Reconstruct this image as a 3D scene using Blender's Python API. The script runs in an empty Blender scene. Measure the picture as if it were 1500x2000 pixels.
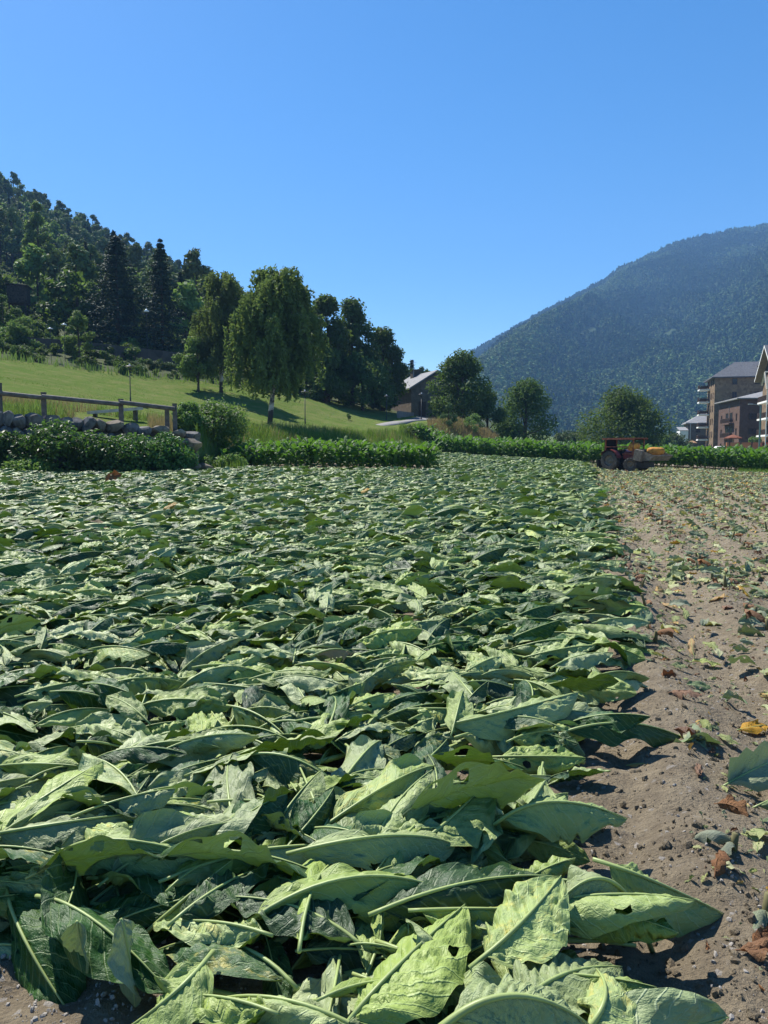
import bpy, math, random
import numpy as np
from math import radians, sin, cos, pi
from mathutils import Vector, Euler, Matrix

# ------------------------------------------------------------------ camera, sky, sun, exposure
SC = bpy.context.scene
COL = SC.collection
CAM_H = 1.5
HAZE = 0.00024
PITCH = radians(4.57)
FPX = 1502.0                      # focal length in pixels of the 1500 x 2000 photograph
cam_data = bpy.data.cameras.new('camera')
cam_data.sensor_fit = 'VERTICAL'
cam_data.sensor_height = 36.0
cam_data.lens = FPX / 2000.0 * 36.0
cam_data.clip_start = 0.05
cam_data.clip_end = 9000.0
cam = bpy.data.objects.new('camera', cam_data)
COL.objects.link(cam)
cam.location = (0, 0, CAM_H)
cam.rotation_euler = (pi / 2 - PITCH, 0, 0)
SC.camera = cam

SUN_EL = radians(53)
SUN_AZ = radians(-40)             # measured from straight ahead (+Y), negative = left
world = bpy.data.worlds.new('World')
SC.world = world
world.use_nodes = True
wn = world.node_tree.nodes
wl = world.node_tree.links
wn.clear()
w_out = wn.new('ShaderNodeOutputWorld')
w_bg = wn.new('ShaderNodeBackground')
w_sky = wn.new('ShaderNodeTexSky')
w_sky.sky_type = 'NISHITA'
w_sky.sun_disc = False
w_sky.sun_elevation = SUN_EL
w_sky.sun_rotation = SUN_AZ
w_sky.altitude = 1000
w_sky.air_density = 1.0
w_sky.dust_density = 0.5
w_sky.ozone_density = 2.2
w_hsv = wn.new('ShaderNodeHueSaturation')
w_hsv.inputs['Saturation'].default_value = 1.36
w_hsv.inputs['Value'].default_value = 1.0
wl.new(w_sky.outputs[0], w_hsv.inputs['Color'])
wl.new(w_hsv.outputs[0], w_bg.inputs['Color'])
w_bg.inputs['Strength'].default_value = 0.090
wl.new(w_bg.outputs[0], w_out.inputs['Surface'])

sun_data = bpy.data.lights.new('sun', 'SUN')
sun_data.energy = 5.0
sun_data.angle = radians(0.53)
sun_data.color = (1.0, 0.95, 0.87)
sun = bpy.data.objects.new('sun', sun_data)
COL.objects.link(sun)
to_sun = Vector((cos(SUN_EL) * sin(SUN_AZ), cos(SUN_EL) * cos(SUN_AZ), sin(SUN_EL)))
sun.rotation_euler = to_sun.to_track_quat('Z', 'Y').to_euler()
sun.location = (-60, 80, 200)

SC.view_settings.view_transform = 'Standard'
SC.view_settings.look = 'None'
SC.view_settings.exposure = 0.96
SC.view_settings.gamma = 1.0
SC.view_settings.use_curve_mapping = False
SC.render.engine = 'CYCLES'
SC.cycles.use_denoising = True
SC.cycles.max_bounces = 8
SC.cycles.diffuse_bounces = 3
SC.cycles.transmission_bounces = 4
SC.cycles.volume_bounces = 0
SC.cycles.use_adaptive_sampling = True
SC.cycles.adaptive_threshold = 0.01

RNG = np.random.default_rng(7)
random.seed(7)

# ------------------------------------------------------------------ projection helpers (real distances)
_cp, _sp = cos(PITCH), sin(PITCH)
def ray(px, py):
    cx, cy = (px - 750.0) / FPX, (1000.0 - py) / FPX
    return np.array([cx, _cp + cy * _sp, -_sp + cy * _cp])
def at(px, py, d):
    """the point that lies d metres ahead (along +Y) in the direction of a photograph pixel"""
    r = ray(px, py)
    return np.array([0, 0, CAM_H]) + r * (d / r[1])
def gp(px, py, z):
    """the point at height z in the direction of a photograph pixel"""
    r = ray(px, py)
    return np.array([0, 0, CAM_H]) + r * ((z - CAM_H) / r[2])
def project(p):
    p = np.asarray(p, float); q = p - np.array([0, 0, CAM_H])
    dep = q[..., 1] * _cp - q[..., 2] * _sp
    up = q[..., 1] * _sp + q[..., 2] * _cp
    return 750 + FPX * q[..., 0] / dep, 1000 - FPX * up / dep

# ------------------------------------------------------------------ noise
def _hash(ix, iy, seed):
    n = (ix.astype(np.int64) * 374761393 + iy.astype(np.int64) * 668265263 + seed * 1442695041) & 0x7fffffff
    n = ((n ^ (n >> 13)) * 1274126177) & 0x7fffffff
    return ((n ^ (n >> 16)) & 0xffff) / 65535.0
def vnoise(x, y, seed=0):
    x = np.asarray(x, float); y = np.asarray(y, float)
    ix = np.floor(x); iy = np.floor(y)
    fx = x - ix; fy = y - iy
    fx = fx * fx * (3 - 2 * fx); fy = fy * fy * (3 - 2 * fy)
    a = _hash(ix, iy, seed); b = _hash(ix + 1, iy, seed)
    c = _hash(ix, iy + 1, seed); d = _hash(ix + 1, iy + 1, seed)
    return (a + (b - a) * fx) * (1 - fy) + (c + (d - c) * fx) * fy - 0.5
def fbm(x, y, seed=0, octs=4):
    s = 0; a = 1.0
    for o in range(octs):
        s = s + a * vnoise(x * 2 ** o, y * 2 ** o, seed + o * 17)
        a *= 0.5
    return s
def sstep(a, b, x):
    t = np.clip((x - a) / (b - a), 0, 1)
    return t * t * (3 - 2 * t)

# ------------------------------------------------------------------ terrain height
_hp = []
def _add(px, py, d): _hp.append(at(px, py, d))
for a in [(-300, 795, 33), (0, 812, 33.5), (170, 826, 34), (340, 850, 35), (0, 776, 45), (170, 795, 45), (340, 818, 45),
          (0, 742, 58), (255, 788, 60), (0, 708, 70), (250, 745, 78), (480, 770, 84), (590, 777, 87), (700, 800, 95), (800, 818, 104),
          (-300, 690, 60), (-300, 640, 85), (528, 829, 64), (596, 829, 72), (755, 826, 88), (440, 848, 50), (650, 850, 62), (800, 846, 74),
          (780, 829, 82), (850, 816, 95), (880, 815, 84), (955, 852, 82), (900, 828, 82), (825, 810, 104),
          (1000, 866, 92), (1060, 882, 105), (1130, 886, 112), (1300, 886, 130), (1400, 886, 160), (1500, 888, 80), (1500, 886, 150), (1900, 884, 100), (1900, 882, 250),
          (1300, 882, 300), (1100, 882, 200), (960, 864, 180), (1200, 876, 420), (1700, 876, 420), (2300, 878, 200),
          (0, 398, 300), (200, 508, 285), (390, 608, 265), (600, 705, 255), (800, 795, 245), (930, 848, 250),
          (-300, 250, 310), (-500, 380, 200), (-600, 140, 310), (0, 645, 100), (0, 560, 150), (0, 490, 220), (200, 660, 110), (200, 605, 165), (200, 555, 225),
          (390, 690, 115), (390, 655, 170), (600, 735, 130), (-300, 560, 115), (-300, 450, 180), (720, 775, 150)]:
    _add(*a)
_hp = np.array(_hp)
def _tps_fit(P, z, lam):
    n = len(P)
    r2 = ((P[:, None, :] - P[None, :, :]) ** 2).sum(-1)
    K = 0.5 * r2 * np.log(r2 + 1e-9) + lam * np.eye(n)
    A = np.zeros((n + 3, n + 3)); A[:n, :n] = K; A[:n, n] = 1; A[:n, n + 1:] = P; A[n, :n] = 1; A[n + 1:, :n] = P.T
    return np.linalg.solve(A, np.concatenate([z, [0, 0, 0]]))
_S = 100.0
_P = _hp[:, :2] / _S
_W = _tps_fit(_P, _hp[:, 2], 0.002)
def h_hill(x, y):
    q = np.stack([np.ravel(x), np.ravel(y)], -1) / _S
    out = np.empty(len(q))
    for i in range(0, len(q), 20000):
        c = q[i:i + 20000]
        r2 = ((c[:, None, :] - _P[None]) ** 2).sum(-1)
        out[i:i + 20000] = (0.5 * r2 * np.log(r2 + 1e-9)) @ _W[:len(_P)] + _W[-3] + c @ _W[-2:]
    return out.reshape(np.shape(x))
_bk = (np.array([-900, -300, 0, 380, 420, 470, 560, 700, 830, 900, 1000, 1300, 2600]) - 750) / 1500.0
_bd = np.array([31, 32.5, 33, 35.5, 37.5, 41, 47, 50, 64, 75, 84, 95, 100.])
_bw = np.array([.5, .5, .5, .6, 4, 9, 14, 14, 12, 10, 10, 15, 20.])
def kof(x, y): return np.clip(x / np.maximum(y, 1.0), -1.2, 2.0)
def bd_of(k): return np.interp(k, _bk, _bd)
def ufield(x, y): return x - 0.26 * y
def h_field(x, y):
    yy = np.clip(y, 0, 75)
    u = np.clip(ufield(x, yy), -30, 14)
    return (yy / 60.0) ** 1.5 * (0.5 - 0.035 * u)
def H(x, y):
    x = np.asarray(x, float); y = np.asarray(y, float)
    k = kof(x, y)
    s = np.where(y > 3, y - bd_of(k), -50)
    f = h_field(x, y)
    b = sstep(0, 1, s / np.interp(k, _bk, _bw))
    g = h_hill(x, y)
    r = np.sqrt(x * x + y * y)
    g = g + (2.0 - g) * sstep(340, 620, r)
    g = np.where(y < 3, f, g)
    return f * (1 - b) + g * b
def H1(x, y): return float(H(np.array([x]), np.array([y]))[0])

EDGE_U = 0.50
def edge_x(y):     # right-hand limit of the leaf carpet
    return 0.50 + 0.255 * y + 0.10 * np.sin(y * 1.9) + 0.07 * np.sin(y * 4.3 + 1)
# ------------------------------------------------------------------ mesh helpers
class MB:
    """collects vertices and faces (with a material slot per face) for ONE mesh"""
    def __init__(s):
        s.v = []; s.f = []; s.m = []; s.uv = []; s.n = 0; s.has_uv = False
    def add(s, v, faces, m=0, uv=None):
        v = np.asarray(v, float).reshape(-1, 3)
        faces = np.asarray(faces, int)
        s.v.append(v); s.f.append(faces + s.n); s.m.append(np.full(len(faces), m))
        s.uv.append(np.zeros((len(v), 2)) if uv is None else np.asarray(uv, float))
        if uv is not None: s.has_uv = True
        s.n += len(v)
    def box(s, c, size, m=0, rz=0.0, rx=0.0, ry=0.0):
        h = np.array(size) / 2.0
        v = np.array([[x, y, z] for x in (-1, 1) for y in (-1, 1) for z in (-1, 1)]) * h
        if rz or rx or ry:
            R = np.array(Euler((rx, ry, rz)).to_matrix()); v = v @ R.T
        s.add(v + np.array(c), [[0, 1, 3, 2], [4, 6, 7, 5], [0, 4, 5, 1], [2, 3, 7, 6], [0, 2, 6, 4], [1, 5, 7, 3]], m)
    def tube(s, pts, rad, n=6, m=0, caps=True):
        pts = np.asarray(pts, float); k = len(pts)
        rad = np.broadcast_to(np.asarray(rad, float), (k,))
        T = np.gradient(pts, axis=0); T /= np.linalg.norm(T, axis=1)[:, None] + 1e-9
        ref = np.array([0, 0, 1.0]) if abs(T[:, 2]).mean() < 0.8 else np.array([1.0, 0, 0])
        A = np.cross(T, ref); A /= np.linalg.norm(A, axis=1)[:, None] + 1e-9
        B = np.cross(T, A)
        a = np.linspace(0, 2 * pi, n, endpoint=False)
        v = pts[:, None] + rad[:, None, None] * (np.cos(a)[None, :, None] * A[:, None] + np.sin(a)[None, :, None] * B[:, None])
        i = np.arange(k - 1)[:, None] * n; j = np.arange(n)[None]; j2 = (j + 1) % n
        q = np.stack([i + j, i + j2, i + n + j2, i + n + j], -1).reshape(-1, 4)
        s.add(v.reshape(-1, 3), q[:, ::-1], m)
        if caps and n >= 4:
            base = s.n - k * n
            for off in (0, (k - 1) * n):
                for t in range(1, n - 1, 2):
                    idx = [off, off + t, off + t + 1, off + min(t + 2, n - 1)]
                    if len(set(idx)) == 4:
                        s.f.append(np.array([[base + w for w in (idx if off == 0 else idx[::-1])]])); s.m.append(np.array([m]))
    def lathe(s, prof, c=(0, 0, 0), axis='z', n=20, m=0, a0=0.0):
        prof = np.asarray(prof, float); k = len(prof)
        a = np.linspace(0, 2 * pi, n, endpoint=False) + a0
        r, h = prof[:, 0], prof[:, 1]
        X = r[:, None] * np.cos(a); Y = r[:, None] * np.sin(a); Z = np.repeat(h[:, None], n, 1)
        v = np.stack({'z': (X, Y, Z), 'y': (X, Z, Y), 'x': (Z, X, Y)}[axis], -1).reshape(-1, 3) + np.array(c)
        i = np.arange(k - 1)[:, None] * n; j = np.arange(n)[None]; j2 = (j + 1) % n
        q = np.stack([i + j, i + j2, i + n + j2, i + n + j], -1).reshape(-1, 4)
        s.add(v, q, m)
    def mesh(s, name, mats, smooth=False):
        V = np.concatenate(s.v); F = s.f
        loops = np.concatenate([f.reshape(-1) for f in F]); tot = np.concatenate([np.full(len(f), f.shape[1]) for f in F])
        M = np.concatenate(s.m)
        me = bpy.data.meshes.new(name)
        me.vertices.add(len(V)); me.vertices.foreach_set('co', V.ravel().astype(np.float32))
        me.loops.add(len(loops)); me.loops.foreach_set('vertex_index', loops.astype(np.int32))
        me.polygons.add(len(tot))
        st = np.concatenate([[0], np.cumsum(tot)[:-1]])
        me.polygons.foreach_set('loop_start', st.astype(np.int32))
        me.polygons.foreach_set('material_index', M.astype(np.int32))
        me.polygons.foreach_set('use_smooth', np.full(len(tot), smooth))
        for mt in (mats if isinstance(mats, (list, tuple)) else [mats]): me.materials.append(mt)
        if s.has_uv:
            uv = np.concatenate(s.uv)[loops]
            l = me.uv_layers.new(name='UVMap'); l.data.foreach_set('uv', uv.ravel().astype(np.float32))
        me.update(calc_edges=True)
        return me

def put(name, me, parent=None, loc=(0, 0, 0), rot=(0, 0, 0), scale=(1, 1, 1), label=None, cat=None, group=None, kind=None):
    o = bpy.data.objects.new(name, me)
    COL.objects.link(o)
    o.location = loc; o.rotation_euler = rot
    o.scale = scale if hasattr(scale, '__len__') else (scale,) * 3
    if parent is not None: o.parent = parent
    if label: o['label'] = label
    if cat: o['category'] = cat
    if group: o['group'] = group
    if kind: o['kind'] = kind
    return o

def scatter(name, pts, rot, scl, vid, meshes, label=None, kind='stuff', parent=None):
    """one object: meshes instanced on points by geometry nodes"""
    coll = bpy.data.collections.new(name + '_kinds')
    for i, me in enumerate(meshes):
        coll.objects.link(bpy.data.objects.new('%02d_%s' % (i, me.name), me))
    me = bpy.data.meshes.new(name)
    n = len(pts)
    me.vertices.add(n); me.vertices.foreach_set('co', np.asarray(pts, np.float32).ravel())
    a = me.attributes.new('rot', 'FLOAT_VECTOR', 'POINT'); a.data.foreach_set('vector', np.asarray(rot, np.float32).ravel())
    scl = np.asarray(scl, np.float32)
    if scl.ndim == 1: scl = np.repeat(scl[:, None], 3, 1)
    a = me.attributes.new('scl', 'FLOAT_VECTOR', 'POINT'); a.data.foreach_set('vector', scl.ravel())
    a = me.attributes.new('vid', 'INT', 'POINT'); a.data.foreach_set('value', np.asarray(vid, np.int32))
    ng = bpy.data.node_groups.new(name, 'GeometryNodeTree')
    ng.interface.new_socket('Geometry', in_out='INPUT', socket_type='NodeSocketGeometry')
    ng.interface.new_socket('Geometry', in_out='OUTPUT', socket_type='NodeSocketGeometry')
    N = ng.nodes; L = ng.links
    gi = N.new('NodeGroupInput'); go = N.new('NodeGroupOutput')
    ci = N.new('GeometryNodeCollectionInfo'); ci.inputs['Collection'].default_value = coll
    ci.inputs['Separate Children'].default_value = True; ci.inputs['Reset Children'].default_value = True
    ip = N.new('GeometryNodeInstanceOnPoints'); ip.inputs['Pick Instance'].default_value = True
    def named(nm, ty):
        q = N.new('GeometryNodeInputNamedAttribute'); q.data_type = ty; q.inputs['Name'].default_value = nm
        return q.outputs['Attribute']
    er = N.new('FunctionNodeEulerToRotation')
    L.new(gi.outputs[0], ip.inputs['Points']); L.new(ci.outputs[0], ip.inputs['Instance'])
    L.new(named('vid', 'INT'), ip.inputs['Instance Index'])
    L.new(named('rot', 'FLOAT_VECTOR'), er.inputs[0]); L.new(er.outputs[0], ip.inputs['Rotation'])
    L.new(named('scl', 'FLOAT_VECTOR'), ip.inputs['Scale'])
    L.new(ip.outputs[0], go.inputs[0])
    o = put(name, me, parent, label=label, kind=kind)
    md = o.modifiers.new('scatter', 'NODES'); md.node_group = ng
    return o

# ------------------------------------------------------------------ materials
class NT:
    def __init__(s, name):
        s.mat = bpy.data.materials.new(name); s.mat.use_nodes = True
        s.nt = s.mat.node_tree; s.n = s.nt.nodes; s.l = s.nt.links
        s.p = s.n['Principled BSDF']; s.out = s.n['Material Output']
    def node(s, ty, **kw):
        q = s.n.new(ty)
        for k, v in kw.items(): setattr(q, k, v)
        return q
    def val(s, node, key, v):
        if hasattr(v, 'is_output') or hasattr(v, 'links'): s.l.new(v, node.inputs[key])
        else: node.inputs[key].default_value = v
    def coord(s, which='Object'): return s.node('ShaderNodeTexCoord').outputs[which]
    def pos(s): return s.node('ShaderNodeNewGeometry').outputs['Position']
    def noise(s, vec, scale, detail=4, rough=.55, dim=None):
        q = s.node('ShaderNodeTexNoise'); s.l.new(vec, q.inputs['Vector'])
        q.inputs['Scale'].default_value = scale; q.inputs['Detail'].default_value = detail; q.inputs['Roughness'].default_value = rough
        return q.outputs['Fac']
    def ramp(s, fac, stops):
        q = s.node('ShaderNodeValToRGB'); s.val(q, 'Fac', fac)
        e = q.color_ramp.elements
        while len(e) < len(stops): e.new(0.5)
        for i, (p, c) in enumerate(stops):
            e[i].position = p; e[i].color = (*c, 1) if hasattr(c, '__len__') else (c, c, c, 1)
        return q.outputs['Color']
    def mix(s, fac, a, b, mode='MIX'):
        q = s.node('ShaderNodeMix', data_type='RGBA', blend_type=mode)
        for k, v in ((0, fac), (6, a), (7, b)):
            if hasattr(v, 'is_output'): s.l.new(v, q.inputs[k])
            elif k == 0: q.inputs[0].default_value = v
            else: q.inputs[k].default_value = (*v, 1)
        return q.outputs[2]
    def math(s, op, a, b=None, c=None):
        q = s.node('ShaderNodeMath', operation=op)
        for i, v in enumerate((a, b, c)):
            if v is None: continue
            if hasattr(v, 'is_output'): s.l.new(v, q.inputs[i])
            else: q.inputs[i].default_value = v
        return q.outputs[0]
    def bump(s, h, strength=.4, dist=.02):
        q = s.node('ShaderNodeBump'); q.inputs['Strength'].default_value = strength; q.inputs['Distance'].default_value = dist
        s.l.new(h, q.inputs['Height']); s.l.new(q.outputs[0], s.p.inputs['Normal']); return q.outputs[0]
    def base(s, c, rough=.7, spec=.3):
        if hasattr(c, 'is_output'): s.l.new(c, s.p.inputs['Base Color'])
        else: s.p.inputs['Base Color'].default_value = (*c, 1)
        s.p.inputs['Roughness'].default_value = rough; s.p.inputs['Specular IOR Level'].default_value = spec
    def rnd(s): return s.node('ShaderNodeObjectInfo').outputs['Random']
    def translucent(s, col, fac):
        t = s.node('ShaderNodeBsdfTranslucent')
        if hasattr(col, 'is_output'): s.l.new(col, t.inputs['Color'])
        else: t.inputs['Color'].default_value = (*col, 1)
        m = s.node('ShaderNodeMixShader'); m.inputs[0].default_value = fac
        s.l.new(s.p.outputs[0], m.inputs[1]); s.l.new(t.outputs[0], m.inputs[2]); s.l.new(m.outputs[0], s.out.inputs['Surface'])

def simple(name, c, rough=.7, spec=.3, var=.12, scale=3.0, bump=0.0, metal=0.0):
    t = NT(name)
    n = t.noise(t.coord(), scale, 5)
    lo = tuple(x * (1 - var * 1.6) for x in c); hi = tuple(min(1, x * (1 + var)) for x in c)
    t.base(t.ramp(n, [(.3, lo), (.7, hi)]), rough, spec)
    t.p.inputs['Metallic'].default_value = metal
    if bump: t.bump(n, bump, .01)
    return t.mat

def tobacco_mat(name, under1, under2, top1, top2, trans, tfac, vein=(.34, .42, .22), rough=.5, veins=11.0, yellow=None, spec=.42):
    t = NT(name)
    g = t.node('ShaderNodeNewGeometry')
    uv = t.coord('UV')
    sep = t.node('ShaderNodeSeparateXYZ'); t.l.new(uv, sep.inputs[0])
    rnd = t.rnd()
    off = t.node('ShaderNodeVectorMath', operation='ADD'); t.l.new(uv, off.inputs[0])
    cmb = t.node('ShaderNodeCombineXYZ')
    for i in range(3): t.l.new(t.math('MULTIPLY', rnd, 37.0 + 11 * i), cmb.inputs[i])
    t.l.new(cmb.outputs[0], off.inputs[1])
    n1 = t.noise(off.outputs[0], 7.0, 7, .7)
    n2 = t.noise(off.outputs[0], 26.0, 3, .6)
    a = t.math('ABSOLUTE', t.math('SUBTRACT', t.math('MULTIPLY', sep.outputs[1], 2.0), 1.0))
    v = t.math('ADD', t.math('SUBTRACT', t.math('MULTIPLY', sep.outputs[0], veins), t.math('MULTIPLY', a, 2.4)), t.math('MULTIPLY', t.noise(off.outputs[0], 2.5, 1), 1.2))
    pp = t.math('PINGPONG', v, 0.5)                       # 0 on a lateral vein, .5 half way between two
    line = t.ramp(pp, [(0.0, 1.0), (0.09, 0.0)])
    under = t.mix(n1, under1, under2); top = t.mix(n1, top1, top2)
    under = t.mix(t.math('MULTIPLY', line, .6), under, vein)
    top = t.mix(t.math('MULTIPLY', line, .35), top, vein)
    col = t.mix(g.outputs['Backfacing'], under, top)
    if yellow is not None:
        ym = t.math('MULTIPLY', t.ramp(n1, [(.52, 0.0), (.68, 1.0)]), t.ramp(rnd, [(.80, 0.0), (.9, 1.0)]))
        col = t.mix(t.math('MULTIPLY', ym, .7), col, yellow)
    hs = t.node('ShaderNodeHueSaturation'); t.l.new(col, hs.inputs['Color'])
    t.l.new(t.math('ADD', t.math('MULTIPLY', rnd, .42), .8), hs.inputs['Value'])
    t.l.new(t.math('ADD', t.math('MULTIPLY', t.math('FRACT', t.math('MULTIPLY', rnd, 7.13)), .42), .86), hs.inputs['Saturation'])
    t.base(hs.outputs[0], rough, spec)
    n3 = t.noise(off.outputs[0], 11.0, 5, .7)
    hh = t.math('ADD', t.math('MULTIPLY', t.math('POWER', t.math('MULTIPLY', pp, 2.0), .6), .30), t.math('ADD', t.math('MULTIPLY', n2, .7), t.math('ADD', t.math('MULTIPLY', n3, .8), t.math('MULTIPLY', line, .32))))
    t.bump(hh, .6, .012)
    tc = t.mix(t.math('MULTIPLY', line, .6), t.mix(n1, trans, tuple(x * .45 for x in trans)), tuple(x * .3 for x in trans))
    t.translucent(tc, tfac)
    return t.mat

def foliage_mat(name, c1, c2, trans, tfac=.25, rough=.65, spec=.15, vscale=.35):
    t = NT(name)
    n = t.noise(t.pos(), vscale, 4)
    n2 = t.noise(t.pos(), vscale * 9, 2)
    c = t.mix(t.math('MULTIPLY', t.math('ADD', n, n2), .5), c1, c2)
    hs = t.node('ShaderNodeHueSaturation'); t.l.new(c, hs.inputs['Color'])
    t.l.new(t.math('ADD', t.math('MULTIPLY', t.rnd(), .5), .75), hs.inputs['Value'])
    t.l.new(t.math('ADD', t.math('MULTIPLY', t.rnd(), .05), .475), hs.inputs['Hue'])
    t.base(hs.outputs[0], rough, spec)
    t.translucent(trans, tfac)
    return t.mat

M = {}
M['leaf'] = tobacco_mat('tobacco_leaf_skin', (.148, .222, .070), (.375, .435, .190), (.018, .055, .017), (.045, .10, .026), (.13, .26, .02), .12, yellow=(.42, .36, .08))
M['leaf_stand'] = tobacco_mat('standing_tobacco_leaf', (.075, .165, .038), (.115, .20, .06), (.026, .08, .014), (.055, .13, .022), (.18, .40, .03), .32, rough=.55, spec=.2)
M['rib'] = simple('tobacco_midrib', (.29, .36, .125), .45, .4, .15, 9)
M['stalk'] = simple('tobacco_stalk', (.26, .34, .11), .5, .35, .2, 7)
M['stub'] = simple('dried_stub', (.15, .14, .065), .8, .2, .3, 12)
M['leaf_yellow'] = tobacco_mat('yellowed_leaf', (.52, .40, .14), (.44, .20, .07), (.50, .38, .10), (.36, .15, .05), (.5, .3, .04), .2, vein=(.5, .42, .2))
M['leaf_brown'] = tobacco_mat('dried_brown_leaf', (.15, .075, .04), (.25, .145, .082), (.12, .06, .035), (.22, .125, .07), (.3, .1, .03), .12, vein=(.3, .2, .12), rough=.75)
M['leaf_pale'] = tobacco_mat('wilted_pale_leaf', (.33, .37, .17), (.47, .46, .25), (.24, .29, .11), (.36, .38, .17), (.4, .42, .1), .2, vein=(.5, .5, .3), rough=.65)
M['leaf_grey'] = tobacco_mat('wilted_grey_green_leaf', (.20, .24, .15), (.30, .33, .22), (.13, .18, .10), (.22, .27, .15), (.2, .3, .08), .2, vein=(.4, .42, .3), rough=.65)
M['bark'] = simple('bark', (.085, .07, .055), .9, .1, .35, 5, .6)
M['bark_far'] = M['bark']
M['wood'] = simple('weathered_wood', (.125, .115, .105), .8, .2, .3, 4, .4)
M['pale_wood'] = simple('pale_sawn_wood', (.48, .44, .36), .7, .2, .15, 5)
M['iron'] = simple('dark_iron', (.02, .022, .025), .45, .5, .2, 6)
M['stone'] = simple('field_stone', (.145, .14, .135), .9, .2, .4, 3.5, .8)
M['stone_warm'] = simple('ochre_field_stone', (.20, .17, .13), .9, .2, .35, 3.5, .8)
M['oak'] = foliage_mat('broadleaf', (.034, .066, .021), (.078, .122, .035), (.13, .22, .028), .26)
M['oak_dark'] = foliage_mat('dark_broadleaf', (.036, .072, .026), (.08, .128, .042), (.14, .22, .028), .3)
M['birch'] = foliage_mat('birch_leaves', (.065, .105, .034), (.125, .168, .06), (.19, .27, .055), .34)
M['spruce'] = foliage_mat('spruce_needles', (.020, .042, .027), (.042, .072, .040), (.03, .05, .02), .08, .7)
M['pine'] = foliage_mat('pine_needles', (.065, .105, .042), (.13, .175, .068), (.10, .15, .03), .2, .7)
M['light_tree'] = foliage_mat('pale_tree_leaves', (.085, .145, .038), (.15, .21, .062), (.2, .32, .06), .32)
M['vine'] = foliage_mat('vine_leaves', (.042, .10, .026), (.085, .165, .045), (.12, .26, .03), .28, .5, .35, 1.2)
M['bramble'] = foliage_mat('bramble_leaves', (.07, .14, .035), (.13, .21, .065), (.18, .32, .05), .30, .6, .3, .8)
M['weed'] = foliage_mat('weed_leaves', (.08, .15, .03), (.16, .23, .06), (.22, .34, .06), .3, .6, .3, .6)
M['grass'] = foliage_mat('grass_blades', (.075, .14, .022), (.14, .20, .045), (.18, .28, .04), .3, .9, .03, .4)
M['dry_grass'] = foliage_mat('dry_grass_blades', (.22, .18, .075), (.36, .29, .13), (.3, .24, .1), .3, .7, .2, .4)
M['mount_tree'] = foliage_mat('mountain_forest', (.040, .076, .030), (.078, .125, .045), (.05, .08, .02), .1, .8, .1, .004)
M['mount_light'] = foliage_mat('mountain_pale_sunlit_forest', (.115, .175, .055), (.15, .21, .075), (.05, .08, .02), .1, .8, .1, .006)  # pale species, plus the spur's sunlight put into tree colour

# soil
t = NT('field_soil')
P_ = t.pos()
n1 = t.noise(P_, .9, 6, .6); n2 = t.noise(P_, 9, 8, .72); n3 = t.noise(P_, 60, 5, .7)
c = t.mix(n1, (.195, .157, .104), (.325, .272, .190))
c = t.mix(t.math('MULTIPLY', t.ramp(n2, [(.35, 1.0), (.6, 0.0)]), .5), c, (.095, .073, .053))
vor = t.node('ShaderNodeTexVoronoi'); t.l.new(P_, vor.inputs['Vector']); vor.inputs['Scale'].default_value = 55
peb = t.ramp(vor.outputs['Color'], [(.86, 0.0), (.90, 1.0)])
c = t.mix(t.math('MULTIPLY', peb, .55), c, (.40, .385, .37))
t.base(c, .95, .15)
hh = t.math('ADD', t.math('ADD', t.math('MULTIPLY', n2, 1.0), t.math('MULTIPLY', n3, .5)), t.math('MULTIPLY', vor.outputs['Distance'], -.10))
t.bump(hh, 1.0, .05)
M['soil'] = t.mat
# meadow
t = NT('meadow_grass')
P_ = t.pos()
n1 = t.noise(P_, .12, 5, .6); n2 = t.noise(P_, .55, 6, .75); n3 = t.noise(P_, 9, 4, .75)
c = t.mix(n1, (.085, .145, .030), (.145, .185, .055))
c = t.mix(t.ramp(n2, [(.42, 0.0), (.66, .85)]), c, (.21, .20, .085))
c = t.mix(t.math('MULTIPLY', n3, .45), c, (.055, .11, .02))
t.base(c, 1.0, 0.0)
t.bump(t.math('ADD', n2, n3), 1.0, .10)
M['meadow'] = t.mat
t = NT('hillside_floor')
P_ = t.pos()
n1 = t.noise(P_, .06, 5, .6); n2 = t.noise(P_, .7, 5, .7)
c = t.mix(n1, (.035, .055, .02), (.09, .115, .04)); c = t.mix(t.math('MULTIPLY', n2, .6), c, (.05, .045, .03))
t.base(c, .95, .1); t.bump(n2, 1.0, .4)
M['hillside'] = t.mat
t = NT('valley_floor')
P_ = t.pos(); n1 = t.noise(P_, .05, 5, .6)
t.base(t.mix(n1, (.07, .12, .03), (.16, .18, .07)), .95, .1)
M['valley'] = t.mat
t = NT('mountain_ground')
P_ = t.pos(); n1 = t.noise(P_, .006, 6, .65); n2 = t.noise(P_, .05, 5, .7)
c = t.mix(n1, (.028, .05, .026), (.06, .085, .04)); c = t.mix(t.ramp(n2, [(.60, 0.0), (.72, .8)]), c, (.15, .145, .13))
t.base(c, 1.0, .05); t.bump(n2, 1.0, 4.0)
M['mountain'] = t.mat
M['road'] = simple('asphalt_path', (.21, .205, .20), .9, .2, .1, 2)

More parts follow.
